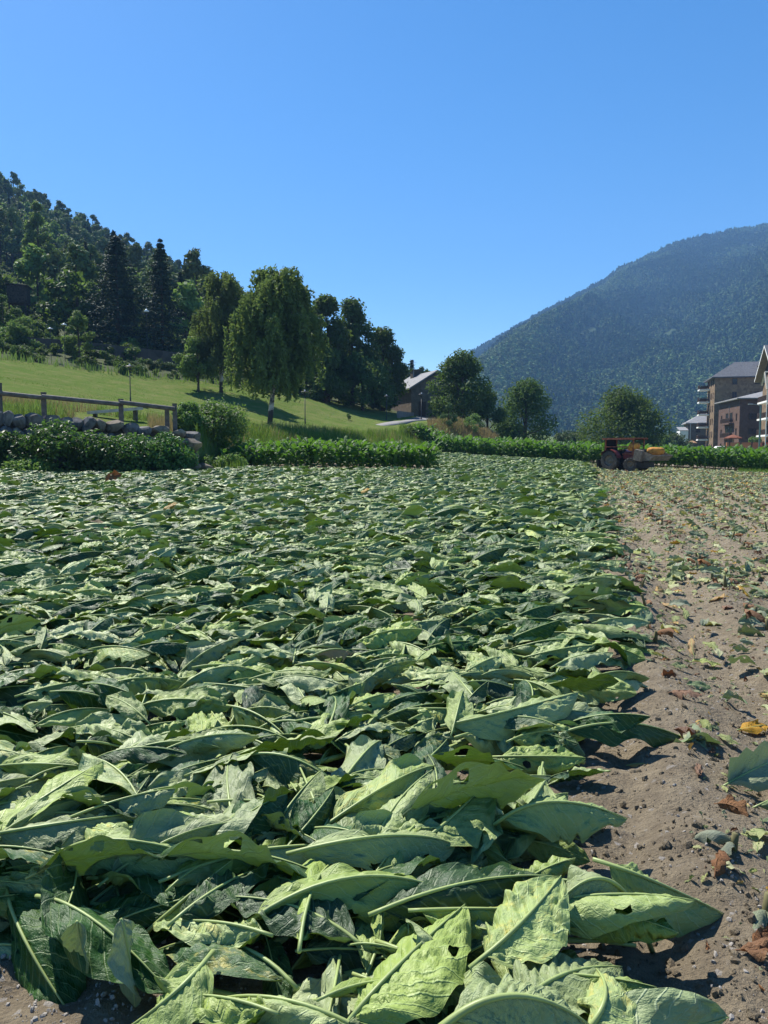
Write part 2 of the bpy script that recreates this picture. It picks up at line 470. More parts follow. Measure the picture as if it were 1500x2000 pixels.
# buildings
def masonry(name, c1, c2, scale, mortar):
    t = NT(name)
    v = t.node('ShaderNodeTexVoronoi'); t.l.new(t.coord(), v.inputs['Vector']); v.inputs['Scale'].default_value = scale
    n = t.noise(t.coord(), .5, 4)
    c = t.mix(v.outputs['Color'], c1, c2); c = t.mix(t.math('MULTIPLY', n, .5), c, mortar)
    t.base(c, .9, .15); t.bump(v.outputs['Distance'], .6, .04)
    return t.mat
M['w_stone'] = masonry('brown_stone_wall', (.13, .092, .06), (.30, .215, .13), 2.2, (.15, .11, .08))
M['w_brick'] = masonry('reddish_stone_wall', (.095, .057, .044), (.155, .10, .078), 2.6, (.115, .078, .064))
M['w_house'] = masonry('old_stone_wall', (.10, .08, .064), (.19, .15, .115), 2.5, (.16, .13, .105))
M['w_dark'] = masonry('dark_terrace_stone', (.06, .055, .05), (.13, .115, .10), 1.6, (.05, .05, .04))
M['w_white'] = simple('white_render', (.74, .75, .77), .8, .2, .06, 1)
M['slate'] = masonry('slate_roof', (.08, .085, .095), (.14, .145, .16), 3.0, (.11, .115, .13))
M['slate_pale'] = masonry('pale_slate_roof', (.20, .20, .205), (.30, .30, .305), 3.0, (.25, .25, .25))
M['white_trim'] = simple('white_trim', (.80, .80, .78), .6, .3, .05, 2)
M['tan_board'] = simple('tan_soffit_board', (.24, .195, .145), .7, .2, .15, 2)
M['terra'] = simple('terracotta_wall', (.52, .20, .10), .8, .2, .12, 2)
M['brown_frame'] = simple('brown_window_frame', (.07, .042, .028), .6, .3, .2, 4)
t = NT('window_glass'); t.base((.015, .02, .028), .08, .6); M['glass'] = t.mat
M['green_metal'] = simple('green_grey_metal', (.10, .17, .16), .5, .4, .1, 3)
M['grey_metal'] = simple('grey_metal', (.32, .34, .36), .4, .5, .1, 3, 0, .4)
M['parasol'] = simple('terracotta_canvas', (.20, .085, .055), .9, .1, .1, 3)
M['parasol_tan'] = simple('tan_canvas', (.42, .25, .15), .9, .1, .1, 3)
# tractor
M['red_paint'] = simple('faded_red_paint', (.20, .042, .036), .45, .5, .3, 5)
M['rust'] = simple('rusty_red_steel', (.24, .085, .05), .7, .3, .4, 8)
M['tyre'] = simple('dusty_rubber', (.085, .078, .068), .85, .2, .3, 9)
M['rim'] = simple('dusty_rim', (.17, .15, .12), .7, .3, .25, 9)
M['black'] = simple('grimy_black_steel', (.018, .017, .016), .6, .4, .3, 8)
M['bucket'] = simple('worn_grey_steel', (.19, .165, .13), .7, .3, .3, 6)
M['orange'] = simple('orange_sacking', (.52, .24, .05), .8, .2, .35, 6)
M['dark_cloth'] = simple('dark_cloth', (.025, .023, .025), .9, .1, .2, 5)
M['lamp_white'] = simple('pale_and_sunlit_metal', (.75, .76, .78), .35, .5, .05, 3)  # on the hillside lamp hoods this pale tone stands in for sunlight
M['pebble'] = simple('pebble_stone', (.34, .315, .28), .9, .2, .4, 18)

# ================================================================== THE LAND
nx, ny = 600, 620
vx = np.linspace(-1, 1, nx + 1); gx = 2.0 * np.sinh(7.09 * vx)
vy = np.linspace(-1, 1, ny + 1); gy = 3.0 + 2.0 * np.sinh(7.09 * vy)
GX, GY = np.meshgrid(gx, gy)
keep = gy > -60
GX, GY = GX[keep], GY[keep]
GZ = H(GX, GY)
u_ = ufield(GX, GY)
kk = kof(GX, GY)
s_ = np.where(GY > 3, GY - bd_of(kk), -1)
infield = (s_ < 0)
near = np.exp(-(np.hypot(GX, GY - 3) / 14) ** 2)
rows = np.where(u_ > 0.2, 0.055 * np.cos(2 * pi * (u_ - .5) / 0.92), 0.0)
GZ = GZ + np.where(infield, rows * np.exp(-GY / 40) + near * (0.05 * fbm(GX * 2.2, GY * 2.2, 3, 3) + 0.045 * fbm(GX * 8, GY * 8, 8, 3)), 0.15 * fbm(GX * .5, GY * .5, 5, 3))
farw = sstep(80, 150, np.hypot(GX, GY))
GZ = GZ + farw * 1.2 * fbm(GX * .06, GY * .06, 21, 4)
_tk = (np.array([-900, -300, 0, 250, 480, 700, 900, 1000]) - 750) / 1500.0
_td = np.array([66, 68, 75, 82, 89, 99, 112, 116.])
toe = np.interp(kk, _tk, _td)
zone = np.where(infield, 0, np.where(kk > 0.17, 3, np.where(GY > toe, 2, 1)))
zone = np.where((GY < 3) & (np.abs(GX) > 120), 3, zone)
R_, C_ = GX.shape
idx = np.arange(R_ * C_).reshape(R_, C_)
quads = np.stack([idx[:-1, :-1], idx[:-1, 1:], idx[1:, 1:], idx[1:, :-1]], -1).reshape(-1, 4)
zq = zone[:-1, :-1].reshape(-1)
VV = np.stack([GX, GY, GZ], -1).reshape(-1, 3)
for zi, nm, mt in ((0, 'field_soil', 'soil'), (1, 'meadow', 'meadow'), (2, 'hillside', 'hillside'), (3, 'valley_floor', 'valley')):
    q = quads[zq == zi]
    used, inv = np.unique(q, return_inverse=True)
    b = MB(); b.add(VV[used], inv.reshape(q.shape))
    put(nm, b.mesh(nm, M[mt], True), kind='structure')

# the forested mountain across the valley
_sk_px = np.array([300, 600, 700, 840, 920, 1000, 1080, 1170, 1200, 1300, 1400, 1460, 1500, 1700, 2000, 2500])
_sk_py = np.array([900, 830, 800, 738, 686, 641, 597, 551, 527, 482, 457, 449, 440, 430, 470, 560.])
_sk_k = (_sk_px - 750) / 1500.0
def mountain_z(k, tt):
    d = 560 + 1350 * tt
    e = np.interp(k, _sk_k, (880 - _sk_py) / 1500.0) - 0.006
    e = e + 0.0025 * vnoise(k * 60, np.zeros_like(k), 4) + 0.0015 * vnoise(k * 170, np.zeros_like(k), 14)
    top = e * (560 + 1350.0)
    tf = np.clip(tt, 0, 1)
    z = top * tf ** 1.12
    w = np.clip(4 * tf * (1 - tf), 0, 1)
    X = k * d
    z = z + w * (60 * fbm(X * .006, d * .0016, 31, 4) + 34 * np.abs(fbm(X * .012, d * .004, 33, 4)))
    # the spur that runs down towards the valley on the left
    A = np.array([.288, .80]); B = np.array([.13, .16])
    P = np.stack([k, tt], -1); ab = B - A
    q = np.clip(((P - A) * ab).sum(-1) / (ab * ab).sum(), 0, 1)
    pr = A + q[..., None] * ab
    dd = np.hypot((P - pr)[..., 0] * 2.2, (P - pr)[..., 1])
    z = z + 60 * np.exp(-(dd / .17) ** 2) * w
    z = z + 95 * np.exp(-((k - .56) / .085) ** 2 - ((tt - .42) / .26) ** 2)
    z = np.minimum(z, e * d * np.interp(tf, [0, .9, 1], [.93, .965, 1.0]) + 2)
    z = np.where(tt > 1, top - (tt - 1) * 900 * .5, z)
    return z + 1.0
kg = np.linspace(-.32, 1.15, 420); tg = np.concatenate([np.linspace(0, 1, 150), np.linspace(1.02, 1.6, 12)])
KG, TG = np.meshgrid(kg, tg)
ZG = mountain_z(KG, TG); DG = 560 + 1350 * TG
b = MB(); R_, C_ = KG.shape; idx = np.arange(R_ * C_).reshape(R_, C_)
b.add(np.stack([KG * DG, DG, ZG], -1).reshape(-1, 3), np.stack([idx[:-1, :-1], idx[:-1, 1:], idx[1:, 1:], idx[1:, :-1]], -1).reshape(-1, 4))
put('mountain', b.mesh('mountain', M['mountain'], True), kind='structure')

# the paved path that climbs past the stone house
b = MB()
pc = [at(742, 834, 78), at(785, 827, 84), at(825, 820, 90), at(852, 814, 97), at(862, 811, 103)]
pc = np.array(pc)[:, :2]
tt = np.linspace(0, len(pc) - 1, 24)
cx = np.stack([np.interp(tt, range(len(pc)), pc[:, i]) for i in range(2)], -1)
tn = np.gradient(cx, axis=0); tn /= np.linalg.norm(tn, axis=1)[:, None]; nr = np.stack([-tn[:, 1], tn[:, 0]], -1)
wd = (np.linspace(.1, 1, 24) ** .6 * 2.1)[:, None]
L_ = cx + nr * wd; Rr = cx - nr * wd; Mid = cx
rowsv = [np.concatenate([a, (H(a[:, 0], a[:, 1]) + .06)[:, None]], 1) for a in (L_, Mid, Rr)]
low = [np.concatenate([a, (H(a[:, 0], a[:, 1]) - .3)[:, None]], 1) for a in (L_, Rr)]
allv = [low[0], rowsv[0], rowsv[1], rowsv[2], low[1]]
n24 = 24; v = np.concatenate(allv); f = []
for c_ in range(4):
    for i in range(n24 - 1): f.append([c_ * n24 + i, c_ * n24 + i + 1, (c_ + 1) * n24 + i + 1, (c_ + 1) * n24 + i])
b.add(v, np.array(f)[:, ::-1])
put('path', b.mesh('path', M['road'], True), kind='structure')

# ================================================================== TOBACCO LEAVES
def leaf_shape(t):
    f = np.clip(t, 0, 1) ** 0.62 * np.clip(1 - t, 0, 1) ** 0.80
    return f / 0.425
def leaf_mesh(b, rng, P, roll, W, thL, thR, kL, kR, nt, m, veins=11, corr=.006, ripple=.02, rag=.06, flip=False, holes=0, mat=0, rib=True, ribmat=1, ribr=.0055, pet=.04, up=(0, 0, 1), crump=.012, wilt=1.0):
    """a tobacco blade grown along the midrib points P; th = droop at the midrib of either half, k = how much it curls on"""
    P = np.asarray(P, float)
    T = np.gradient(P, axis=0); T /= np.linalg.norm(T, axis=1)[:, None] + 1e-9
    up = np.array(up, float)
    S = np.cross(up, T); S /= np.linalg.norm(S, axis=1)[:, None] + 1e-9
    N = np.cross(T, S)
    tv = np.linspace(0, 1, nt + 1)
    cr, sr = np.cos(roll)[:, None], np.sin(roll)[:, None]
    S, N = S * cr + N * sr, N * cr - S * sr
    seed = int(rng.integers(1e6))
    Llen = np.linalg.norm(np.diff(P, axis=0), axis=1).sum()
    V = np.zeros((nt + 1, 2 * m + 1, 3)); UV = np.zeros((nt + 1, 2 * m + 1, 2))
    V[:, m] = P; UV[:, m] = np.stack([tv, np.full(nt + 1, .5)], -1)
    for sg in (1, -1):
        th0, kk_ = (thL, kL) if sg > 0 else (thR, kR)
        w = W * leaf_shape(tv) * (1 + rag * 2 * fbm(tv * 9, np.full(nt + 1, 3.1 * sg), seed, 2))
        ac = np.zeros(nt + 1); dn = np.zeros(nt + 1); fw = np.zeros(nt + 1)
        for j in range(1, m + 1):
            s0 = (j - .5) / m; s1 = j / m
            th = th0 + kk_ * s0 + wilt * 1.3 * vnoise(tv * 2.6 + 10 * sg, s0 * 2.0 + np.zeros(nt + 1), seed + 5) + wilt * .35 * s0 * vnoise(tv * 7 + 3 * sg, np.full(nt + 1, s0), seed + 9)
            ac += np.cos(th) * w / m; dn += np.sin(th) * w / m; fw += .22 * w / m
            lv = tv * veins - s1 * 2.4
            lv = lv + 1.1 * vnoise(tv * 3.0 + 7 * sg, np.full(nt + 1, s1 * 1.3), seed + 21)
            ph = np.abs(((lv + .5) % 1.0) - .5) * 2            # 0 on a vein
            hgt = corr * (np.sqrt(ph) - .5) * np.sin(pi * min(s1 * 1.05, 1.0)) ** .5 * 2
            hgt = hgt + crump * 2 * (vnoise(tv * 7, np.full(nt + 1, sg * s1 * 3.0), seed + 2) * s1 ** .6 + .55 * vnoise(tv * 19, np.full(nt + 1, sg * s1 * 7.0), seed + 12) * np.sin(pi * min(1, s1 * .92 + .05)))
            hgt = hgt + ripple * np.sin(tv * 17 + seed % 7 + 2 * vnoise(tv * 4, tv * 0, seed + 3) * 4) * s1 ** 2.2
            wfac = np.clip(w / (.5 * W), 0, 1)
            V[:, m + sg * j] = P + sg * ac[:, None] * S - dn[:, None] * N + (hgt * wfac)[:, None] * N + fw[:, None] * T
            UV[:, m + sg * j] = np.stack([tv, np.full(nt + 1, .5 + .5 * sg * s1)], -1)
    idx = np.arange((nt + 1) * (2 * m + 1)).reshape(nt + 1, 2 * m + 1)
    q = np.stack([idx[:-1, :-1], idx[1:, :-1], idx[1:, 1:], idx[:-1, 1:]], -1)
    okm = np.ones(q.shape[:2], bool)
    ti = (np.arange(nt) + .5) / nt; si = (np.arange(2 * m) + .5) / m - 1
    for h in range(holes):
        ct, cs, rr = rng.uniform(.2, .8), rng.choice([-1, 1]) * rng.uniform(.48, .8), rng.uniform(.02, .05)
        e = np.hypot((ti[:, None] - ct) * 1.0, (si[None] - cs) * .35) + .03 * vnoise(ti[:, None] * 30 + si[None] * 0, si[None] * 12 + ti[:, None] * 0, seed + h)
        okm &= e > rr
    q = q[okm]
    if flip: q = q[:, ::-1]
    b.add(V.reshape(-1, 3), q, mat, UV.reshape(-1, 2))
    if rib:
        st = max(1, nt // 12)
        pp = P[::st]
        if not np.allclose(pp[-1], P[-1]): pp = np.vstack([pp, P[-1]])
        sg = -1.0 if flip else 1.0
        nn = N[::st]
        if len(nn) < len(pp): nn = np.vstack([nn, N[-1]])
        pp = pp + nn * ribr * .45
        pp = np.vstack([pp[0] - T[0] * pet, pp])
        tr = np.linspace(0, 1, len(pp))
        b.tube(pp, ribr * (1 - tr * .9) ** .8 + .0006, 6 if nt > 20 else 4, ribmat)

def midrib(rng, L, p0, p1, yaw, nt, e=1.0):
    t = np.linspace(0, 1, nt + 1)
    pit = p0 + (p1 - p0) * t ** e; yw = yaw * t
    dx = np.cos(pit) * np.cos(yw); dy = np.cos(pit) * np.sin(yw); dz = np.sin(pit)
    d = np.stack([dx, dy, dz], -1) * (L / nt)
    return np.vstack([[0, 0, 0], np.cumsum((d[:-1] + d[1:]) / 2, axis=0)])

lr = np.random.default_rng(11)
LAID = []; LAID_LOW = []
for i in range(40):
    L = lr.uniform(.40, .60); W = L * lr.uniform(.22, .29)
    p0 = lr.uniform(.0, .38) if i % 3 else lr.uniform(.25, .5); p1 = -lr.uniform(.15, .7); yaw = lr.uniform(-.5, .5)
    kind = i % 4; fold = i % 10 in (2, 5, 8)
    thR = lr.uniform(.7, 1.3) if kind in (0, 1) else lr.uniform(-.25, .35)
    thL = lr.uniform(-.2, .4) if kind != 3 else lr.uniform(.3, .9)
    kL, kR = lr.uniform(-.3, .7), lr.uniform(-.4, .6)
    if fold: thL, thR, kL, kR = (lr.uniform(.8, 1.35), lr.uniform(.9, 1.45), lr.uniform(-.2, .6), lr.uniform(-.2, .6)) if i % 10 != 5 else (lr.uniform(-.3, .3), lr.uniform(-.3, .3), lr.uniform(1.8, 3.2), lr.uniform(1.5, 3.0))
    roll0, roll1 = lr.uniform(-.25, .3), lr.uniform(-.5, .5)
    flip = (i % 10) in (3, 6, 9)
    holes = int(lr.integers(0, 3)) if i % 2 else 0
    seed = int(lr.integers(1e6)); e = lr.uniform(.7, 1.3)
    cr = lr.uniform(.001, .0055); rip = lr.uniform(.003, .013); cru = lr.uniform(.016, .042); wil = lr.uniform(.7, 1.9)
    for nt, m, store in ((44, 7, LAID), (16, 3, LAID_LOW)):
        r2 = np.random.default_rng(seed)
        P = midrib(r2, L, p0, p1, yaw, nt, e)
        b = MB()
        leaf_mesh(b, r2, P, roll0 + roll1 * np.linspace(0, 1, nt + 1), W, thL, thR, kL, kR, nt, m, corr=cr if nt > 20 else cr * .6, ripple=rip, flip=flip, holes=holes if nt > 20 else 0, crump=cru, wilt=wil, rag=.03)
        store.append(b.mesh('leaf', [M['leaf'], M['rib']], True))

# stalks of the cut plants, lying along +X from the butt
STALK = []
for i in range(6):
    n = 9; x = np.linspace(0, .85, n); b = MB()
    y = .05 * vnoise(x * 3, x * 0, i); z = .05 + .05 * vnoise(x * 3, x * 0 + 5, i + 3) + .03 * np.sin(x * 3.5)
    b.tube(np.stack([x, y, z], -1), np.linspace(.014, .006, n), 7)
    STALK.append(b.mesh('stalk', [M['stalk']], True))

# where the plants lie
def carpet_ok(x, y, pad=0.0):
    k = kof(x, y)
    ok = (x < edge_x(y) - np.interp(y, [1.6, 2.3, 3, 5, 9], [.44, .48, .47, .38, .28]) + pad) & ~((y < 2.12) & (x < -.36)) & (y < bd_of(k) - .9)
    # the standing block that is not yet cut
    px = 750 + 1500 * x / np.maximum(y, .5)
    ok &= ~((y > 37.5) & (y < 49) & (px > 430) & (px < 845))
    ok &= ~((px <= 500) & (y > np.interp(px, [-400, 0, 380, 500], [32, 31.0, 34.0, 37.5])))
    # bare spots that the photograph shows
    for (bx, by, br) in BARE:
        ok &= np.hypot((x - bx) * 1.0, (y - by) * .8) > br
    return ok
BARE = []
for (px, py, rr) in ((295, 1350, .34), (900, 1550, .18)):
    g = gp(px, py, 0.0); BARE.append((g[0], g[1], rr))
pr = np.random.default_rng(23)
cand = []
yy = 1.15
sp = .48
while yy < 73:
    s2 = sp
    xs = np.arange(-.60 * yy - 1.6, .30 * yy + 1.2, s2)
    xx = xs + pr.uniform(-.5, .5, len(xs)) * s2; y2 = yy + pr.uniform(-.5, .5, len(xs)) * s2
    okm = carpet_ok(xx, y2)
    cand.append(np.stack([xx, y2], -1)[okm]); yy += s2
cand.append(np.stack([pr.uniform(-1.5, -.1, 22), pr.uniform(2.3, 2.85, 22)], -1))
cand = np.concatenate(cand)
dist = np.hypot(cand[:, 0], cand[:, 1])
inview = np.abs(cand[:, 0] / cand[:, 1]) < .56
order = np.argsort(dist + 1000 * (~inview))
NPL = 300
first = order[:NPL]; rest = order[NPL:]

LAB_IN = 'wilted cut tobacco plant farther back in the green carpet of pale upturned leaves'
LAB_EDGE = 'wilted cut tobacco plant at the edge of the green carpet beside bare soil'
nleaf = 8
for i in first:
    x, y = cand[i]
    az = pr.normal(.38, .38)
    if pr.random() < .14: az += pr.uniform(1, 5)
    edge = (edge_x(y) - x) < .75
    z = H1(x, y)
    if edge: lab, grp = LAB_EDGE, 'cut tobacco plants along the carpet edge'
    elif math.hypot(x - BARE[0][0], y - BARE[0][1]) < .8: lab, grp = 'wilted cut tobacco plant bordering the small hollow of bare soil in the carpet', 'cut tobacco plants round the bare hollow'
    elif y < 2.9 and x < -.3: lab, grp = 'wilted cut tobacco plant in the front rank of the carpet, drooping towards the gravel', 'cut tobacco plants above the gravel'
    elif y < 2.9: lab, grp = 'large wilted cut tobacco plant in the front rank of the carpet, away from the gravel', 'cut tobacco plants in the front rank'
    elif y < 5.5: lab, grp = 'wilted cut tobacco plant behind the front rank, leaves still large and easy to tell apart', 'cut tobacco plants behind the front rank'
    else: lab, grp = LAB_IN, 'cut tobacco plants in the carpet'
    o = put('cut_tobacco_plant', STALK[int(pr.integers(6))], None, (x - .42 * cos(az), y - .42 * sin(az), z), (0, 0, az),
            label=lab, cat='tobacco plant', group=grp)
    for j in range(nleaf):
        s = .02 + .78 * (j + pr.uniform(0, 1)) / nleaf
        yw = pr.normal(0, .5); sc = pr.uniform(.62, 1.1)
        lx = s - .06
        put('leaf', LAID[int(pr.integers(len(LAID)))], o, (lx, pr.normal(0, .10), pr.uniform(.03, .20)),
            (pr.normal(0, .17), pr.normal(-.02, .11), yw), (sc, sc, sc))
# the rest of the carpet out to the far edge
n = len(rest); per = 8
base = np.repeat(cand[rest], per, 0)
az = np.repeat(pr.normal(.42, .38, n), per)
s = pr.uniform(-.45, .4, n * per)
bx = base[:, 0] + s * np.cos(az) + pr.normal(0, .1, n * per); by = base[:, 1] + s * np.sin(az) + pr.normal(0, .1, n * per)
bz = H(bx, by) + pr.uniform(.03, .21, n * per)
rot = np.stack([pr.normal(0, .16, n * per), pr.normal(-.02, .12, n * per), az * .7 + pr.normal(0, .42, n * per) + np.where(pr.random(n * per) < .12, pr.uniform(1, 5, n * per), 0)], -1)
ps = np.stack([bx, by, bz], -1); vi = pr.integers(0, len(LAID_LOW), n * per); ss = pr.uniform(.65, 1.15, n * per)
# lower leaves of the same carpet that show between the plants in front
c0 = np.repeat(cand[first], 11, 0); m0 = len(c0)
c0 = c0 + pr.normal(0, .22, c0.shape); okm = carpet_ok(c0[:, 0], c0[:, 1], -.05); c0 = c0[okm]; m0 = len(c0)
ps = np.vstack([ps, np.stack([c0[:, 0], c0[:, 1], H(c0[:, 0], c0[:, 1]) + pr.uniform(.0, .16, m0)], -1)])
rot = np.vstack([rot, np.stack([pr.normal(0, .3, m0), pr.normal(-.03, .16, m0), pr.normal(.4, .8, m0)], -1)])
vi = np.concatenate([vi, len(LAID_LOW) + pr.integers(0, len(LAID), m0)]); ss = np.concatenate([ss, pr.uniform(.35, .95, m0)])
scatter('tobacco_leaves', ps, rot, ss, vi, LAID_LOW + LAID)

# ------------------------------------------------------------------ single leaves that stand out in front
def bez(p0, p1, p2, nt):
    p1 = 2 * p1 - .5 * (p0 + p2)      # make the curve pass through the middle point
    t = np.linspace(0, 1, nt + 1)[:, None]
    return (1 - t) ** 2 * p0 + 2 * t * (1 - t) * p1 + t * t * p2
hr = np.random.default_rng(5)
def hero(label, b0, mid, tip, W, thL, thR, kL=.2, kR=.2, flip=False, holes=0, roll=0.0, mat='leaf', corr=.004, ripple=.016, ribr=.006, pet=.05, yellow=False, name='tobacco_leaf', nt=64, m=11):
    P = bez(*[gp(*q) for q in (b0, mid, tip)], nt)
    o0 = P[0].copy()
    b = MB(); leaf_mesh(b, hr, P - o0, np.full(nt + 1, roll), W, thL, thR, kL, kR, nt, m, corr=corr, ripple=ripple, flip=flip, holes=holes, rib=False, rag=.03, crump=.11 * W, wilt=.7)
    me = b.mesh('tobacco_leaf', [M[mat], M['rib']], True)
    o = put(name, me, None, o0, label=label, cat='leaf')
    b = MB(); T0 = P[1] - P[0]; T0 /= np.linalg.norm(T0)
    pts = np.vstack([P[0] - T0 * pet, P[::4]]) - o0; pts[:, 2] += ribr * .5
    b.tube(pts, ribr * (1 - np.linspace(0, .92, len(pts))) ** .8 + .0008, 9)
    put('midrib', b.mesh('midrib', [M['rib']], True), o)
    return o
hero('large torn tobacco leaf with long bright arched midrib and holes in its dark half', (500, 1792, .17), (722, 1712, .25), (935, 1775, .14), .155, .15, 1.25, .5, .1, holes=4)
hero('big pale upturned tobacco leaf with strong ribs, front centre, midrib climbing to the right', (688, 1988, .15), (785, 1880, .21), (908, 1768, .20), .165, .35, .05, .5, .25, corr=.0075, holes=1)
hero('smooth broad pale tobacco leaf with straight midrib beside the dark pointed one', (948, 1868, .22), (1026, 1795, .27), (1096, 1712, .28), .125, .1, .35, .4, .4)
hero('pale ribbed tobacco leaf with whitish midrib behind the long arched one', (828, 1642, .20), (890, 1590, .24), (958, 1522, .23), .14, .9, .15, .3, .5, corr=.0075)
hero('dark glossy pointed tobacco leaf reaching out over the bare soil', (1190, 1690, .24), (1290, 1728, .19), (1414, 1786, .05), .13, .1, 1.1, .6, .0, flip=False)
hero('folded tobacco leaf whose thick green stalk end pokes out on the bare soil', (1262, 1828, .05), (1190, 1722, .25), (1095, 1760, .22), .15, 1.15, .3, .2, .5, pet=.09, ribr=.008)
hero('tobacco leaf bent over at the very front with a thick yellow-green midrib', (880, 1996, .27), (1012, 1948, .31), (1150, 2004, .22), .14, .1, 1.2, .4, .2, ribr=.0085, corr=.009)
hero('rounded tobacco leaf at the front whose midrib curls back towards the soil', (1120, 2040, .16), (1180, 1960, .24), (1165, 1895, .20), .135, .5, .15, .6, .3, ribr=.008)
hero('tobacco leaf with a bowed bright midrib and dark hanging half behind the torn one', (588, 1662, .22), (770, 1633, .27), (890, 1652, .19), .14, .2, 1.3, .3, .1, holes=3)
hero('tent shaped tobacco leaf, back half lit, front half dark, near the carpet edge', (985, 1598, .22), (1090, 1567, .28), (1225, 1600, .17), .16, .35, 1.2, .3, .1, corr=.0075)
hero('tobacco leaf with a thick midrib slanting steeply up out of a dark hollow', (308, 1803, .10), (372, 1748, .17), (455, 1680, .22), .13, .9, 1.2, .2, .2)
hero('long tobacco leaf with a slender curved midrib at the left rim of the carpet', (-20, 1632, .20), (125, 1608, .235), (275, 1588, .20), .14, .2, .9, .3, .2)
hero('tobacco leaf bowed over a dark hollow with a slim bright midrib', (135, 1658, .20), (255, 1643, .255), (452, 1692, .15), .13, .15, 1.15, .4, .2)
hero('narrow blue-green tobacco leaf hanging straight down to the gravel', (236, 1795, .27), (252, 1868, .17), (264, 1968, .02), .07, .1, .1, .3, .3, flip=False, ripple=.006, ribr=.003, pet=.0, corr=.001, mat='leaf_grey')
hero('small blue-green tobacco leaf hanging next to the longer one over the gravel', (150, 1800, .26), (160, 1850, .18), (178, 1905, .09), .06, .1, .2, .3, .3, flip=False, ripple=.006, ribr=.003, pet=.0, corr=.001, mat='leaf_grey')
hero('dark smooth tobacco leaf lying face up with a thin arched midrib', (462, 1482, .20), (560, 1478, .25), (660, 1536, .16), .14, .2, .9, .4, .2, flip=True, corr=.004)
hero('pointed fresh green tobacco leaf jutting out over the soil at the carpet edge', (1110, 1428, .14), (1225, 1413, .17), (1332, 1440, .04), .11, .2, 1.0, .2, .1, flip=True)
hero('broad ribbed tobacco leaf with a straight pale midrib close to the carpet edge', (880, 1415, .18), (1010, 1385, .24), (1130, 1352, .24), .15, .2, 1.0, .3, .2, corr=.0075)
hero('pale ribbed tobacco leaf fanned flat at the front rim of the carpet', (1010, 1975, .20), (1100, 1905, .22), (1215, 1890, .10), .13, .2, .3, .3, .3, corr=.009)
hero('bright tobacco leaf hanging over the front rim beside the gravel patch', (400, 1880, .18), (330, 1950, .16), (240, 2015, .06), .11, .3, .2, .5, .4)
hero('crumpled half-yellow half-brown leaf lying on top of the green carpet', (618, 1278, .20), (655, 1268, .235), (690, 1276, .20), .07, .4, .8, .6, .5, mat='leaf_yellow', name='yellowed_leaf', nt=24, m=5)

# ================================================================== THE CLEARED GROUND
def litter_mesh(seed, mats, L, crump, nt=12, m=4, fold=.5):
    r2 = np.random.default_rng(seed); b = MB()
    P = midrib(r2, L, r2.uniform(0, .5), -r2.uniform(.1, .6), r2.uniform(-.8, .8), nt)
    leaf_mesh(b, r2, P, np.linspace(0, r2.uniform(-.8, .8), nt + 1), L * r2.uniform(.16, .30), r2.uniform(-fold, fold), r2.uniform(-fold, fold), r2.uniform(-.8, 1.4), r2.uniform(-.8, 1.4), nt, m, corr=.004, ripple=crump, rag=.2, holes=1, crump=crump * 1.5, ribr=.003, pet=.02, flip=bool(r2.integers(2)))
    return b.mesh('leaf', mats, True)
LIT_B = [litter_mesh(100 + i, [M['leaf_brown'], M['leaf_brown']], .22, .022, fold=1.3) for i in range(8)]
LIT_Y = [litter_mesh(140 + i, [M['leaf_yellow'], M['rib']], .24, .010) for i in range(6)]
LIT_P = [litter_mesh(180 + i, [M['leaf_pale'], M['rib']], .26, .014) for i in range(8)]
LIT_G = [litter_mesh(220 + i, [M['leaf_grey'], M['rib']], .30, .014, fold=1.0) for i in range(8)]
qr = np.random.default_rng(77)
def cleared(n, ymin, ymax, bias):
    y = ymin + (ymax - ymin) * qr.random(n) ** bias
    x = edge_x(y) + (.02 + qr.random(n) * (.30 * y + .9))
    k = kof(x, y)
    ok = (y < bd_of(k) - 1) & (x < .60 * y + 1.4) & (y < np.interp(x / y, [0, .25, .34, .50, .62], [68, 60, 55, 51, 50]))
    return x[ok], y[ok]
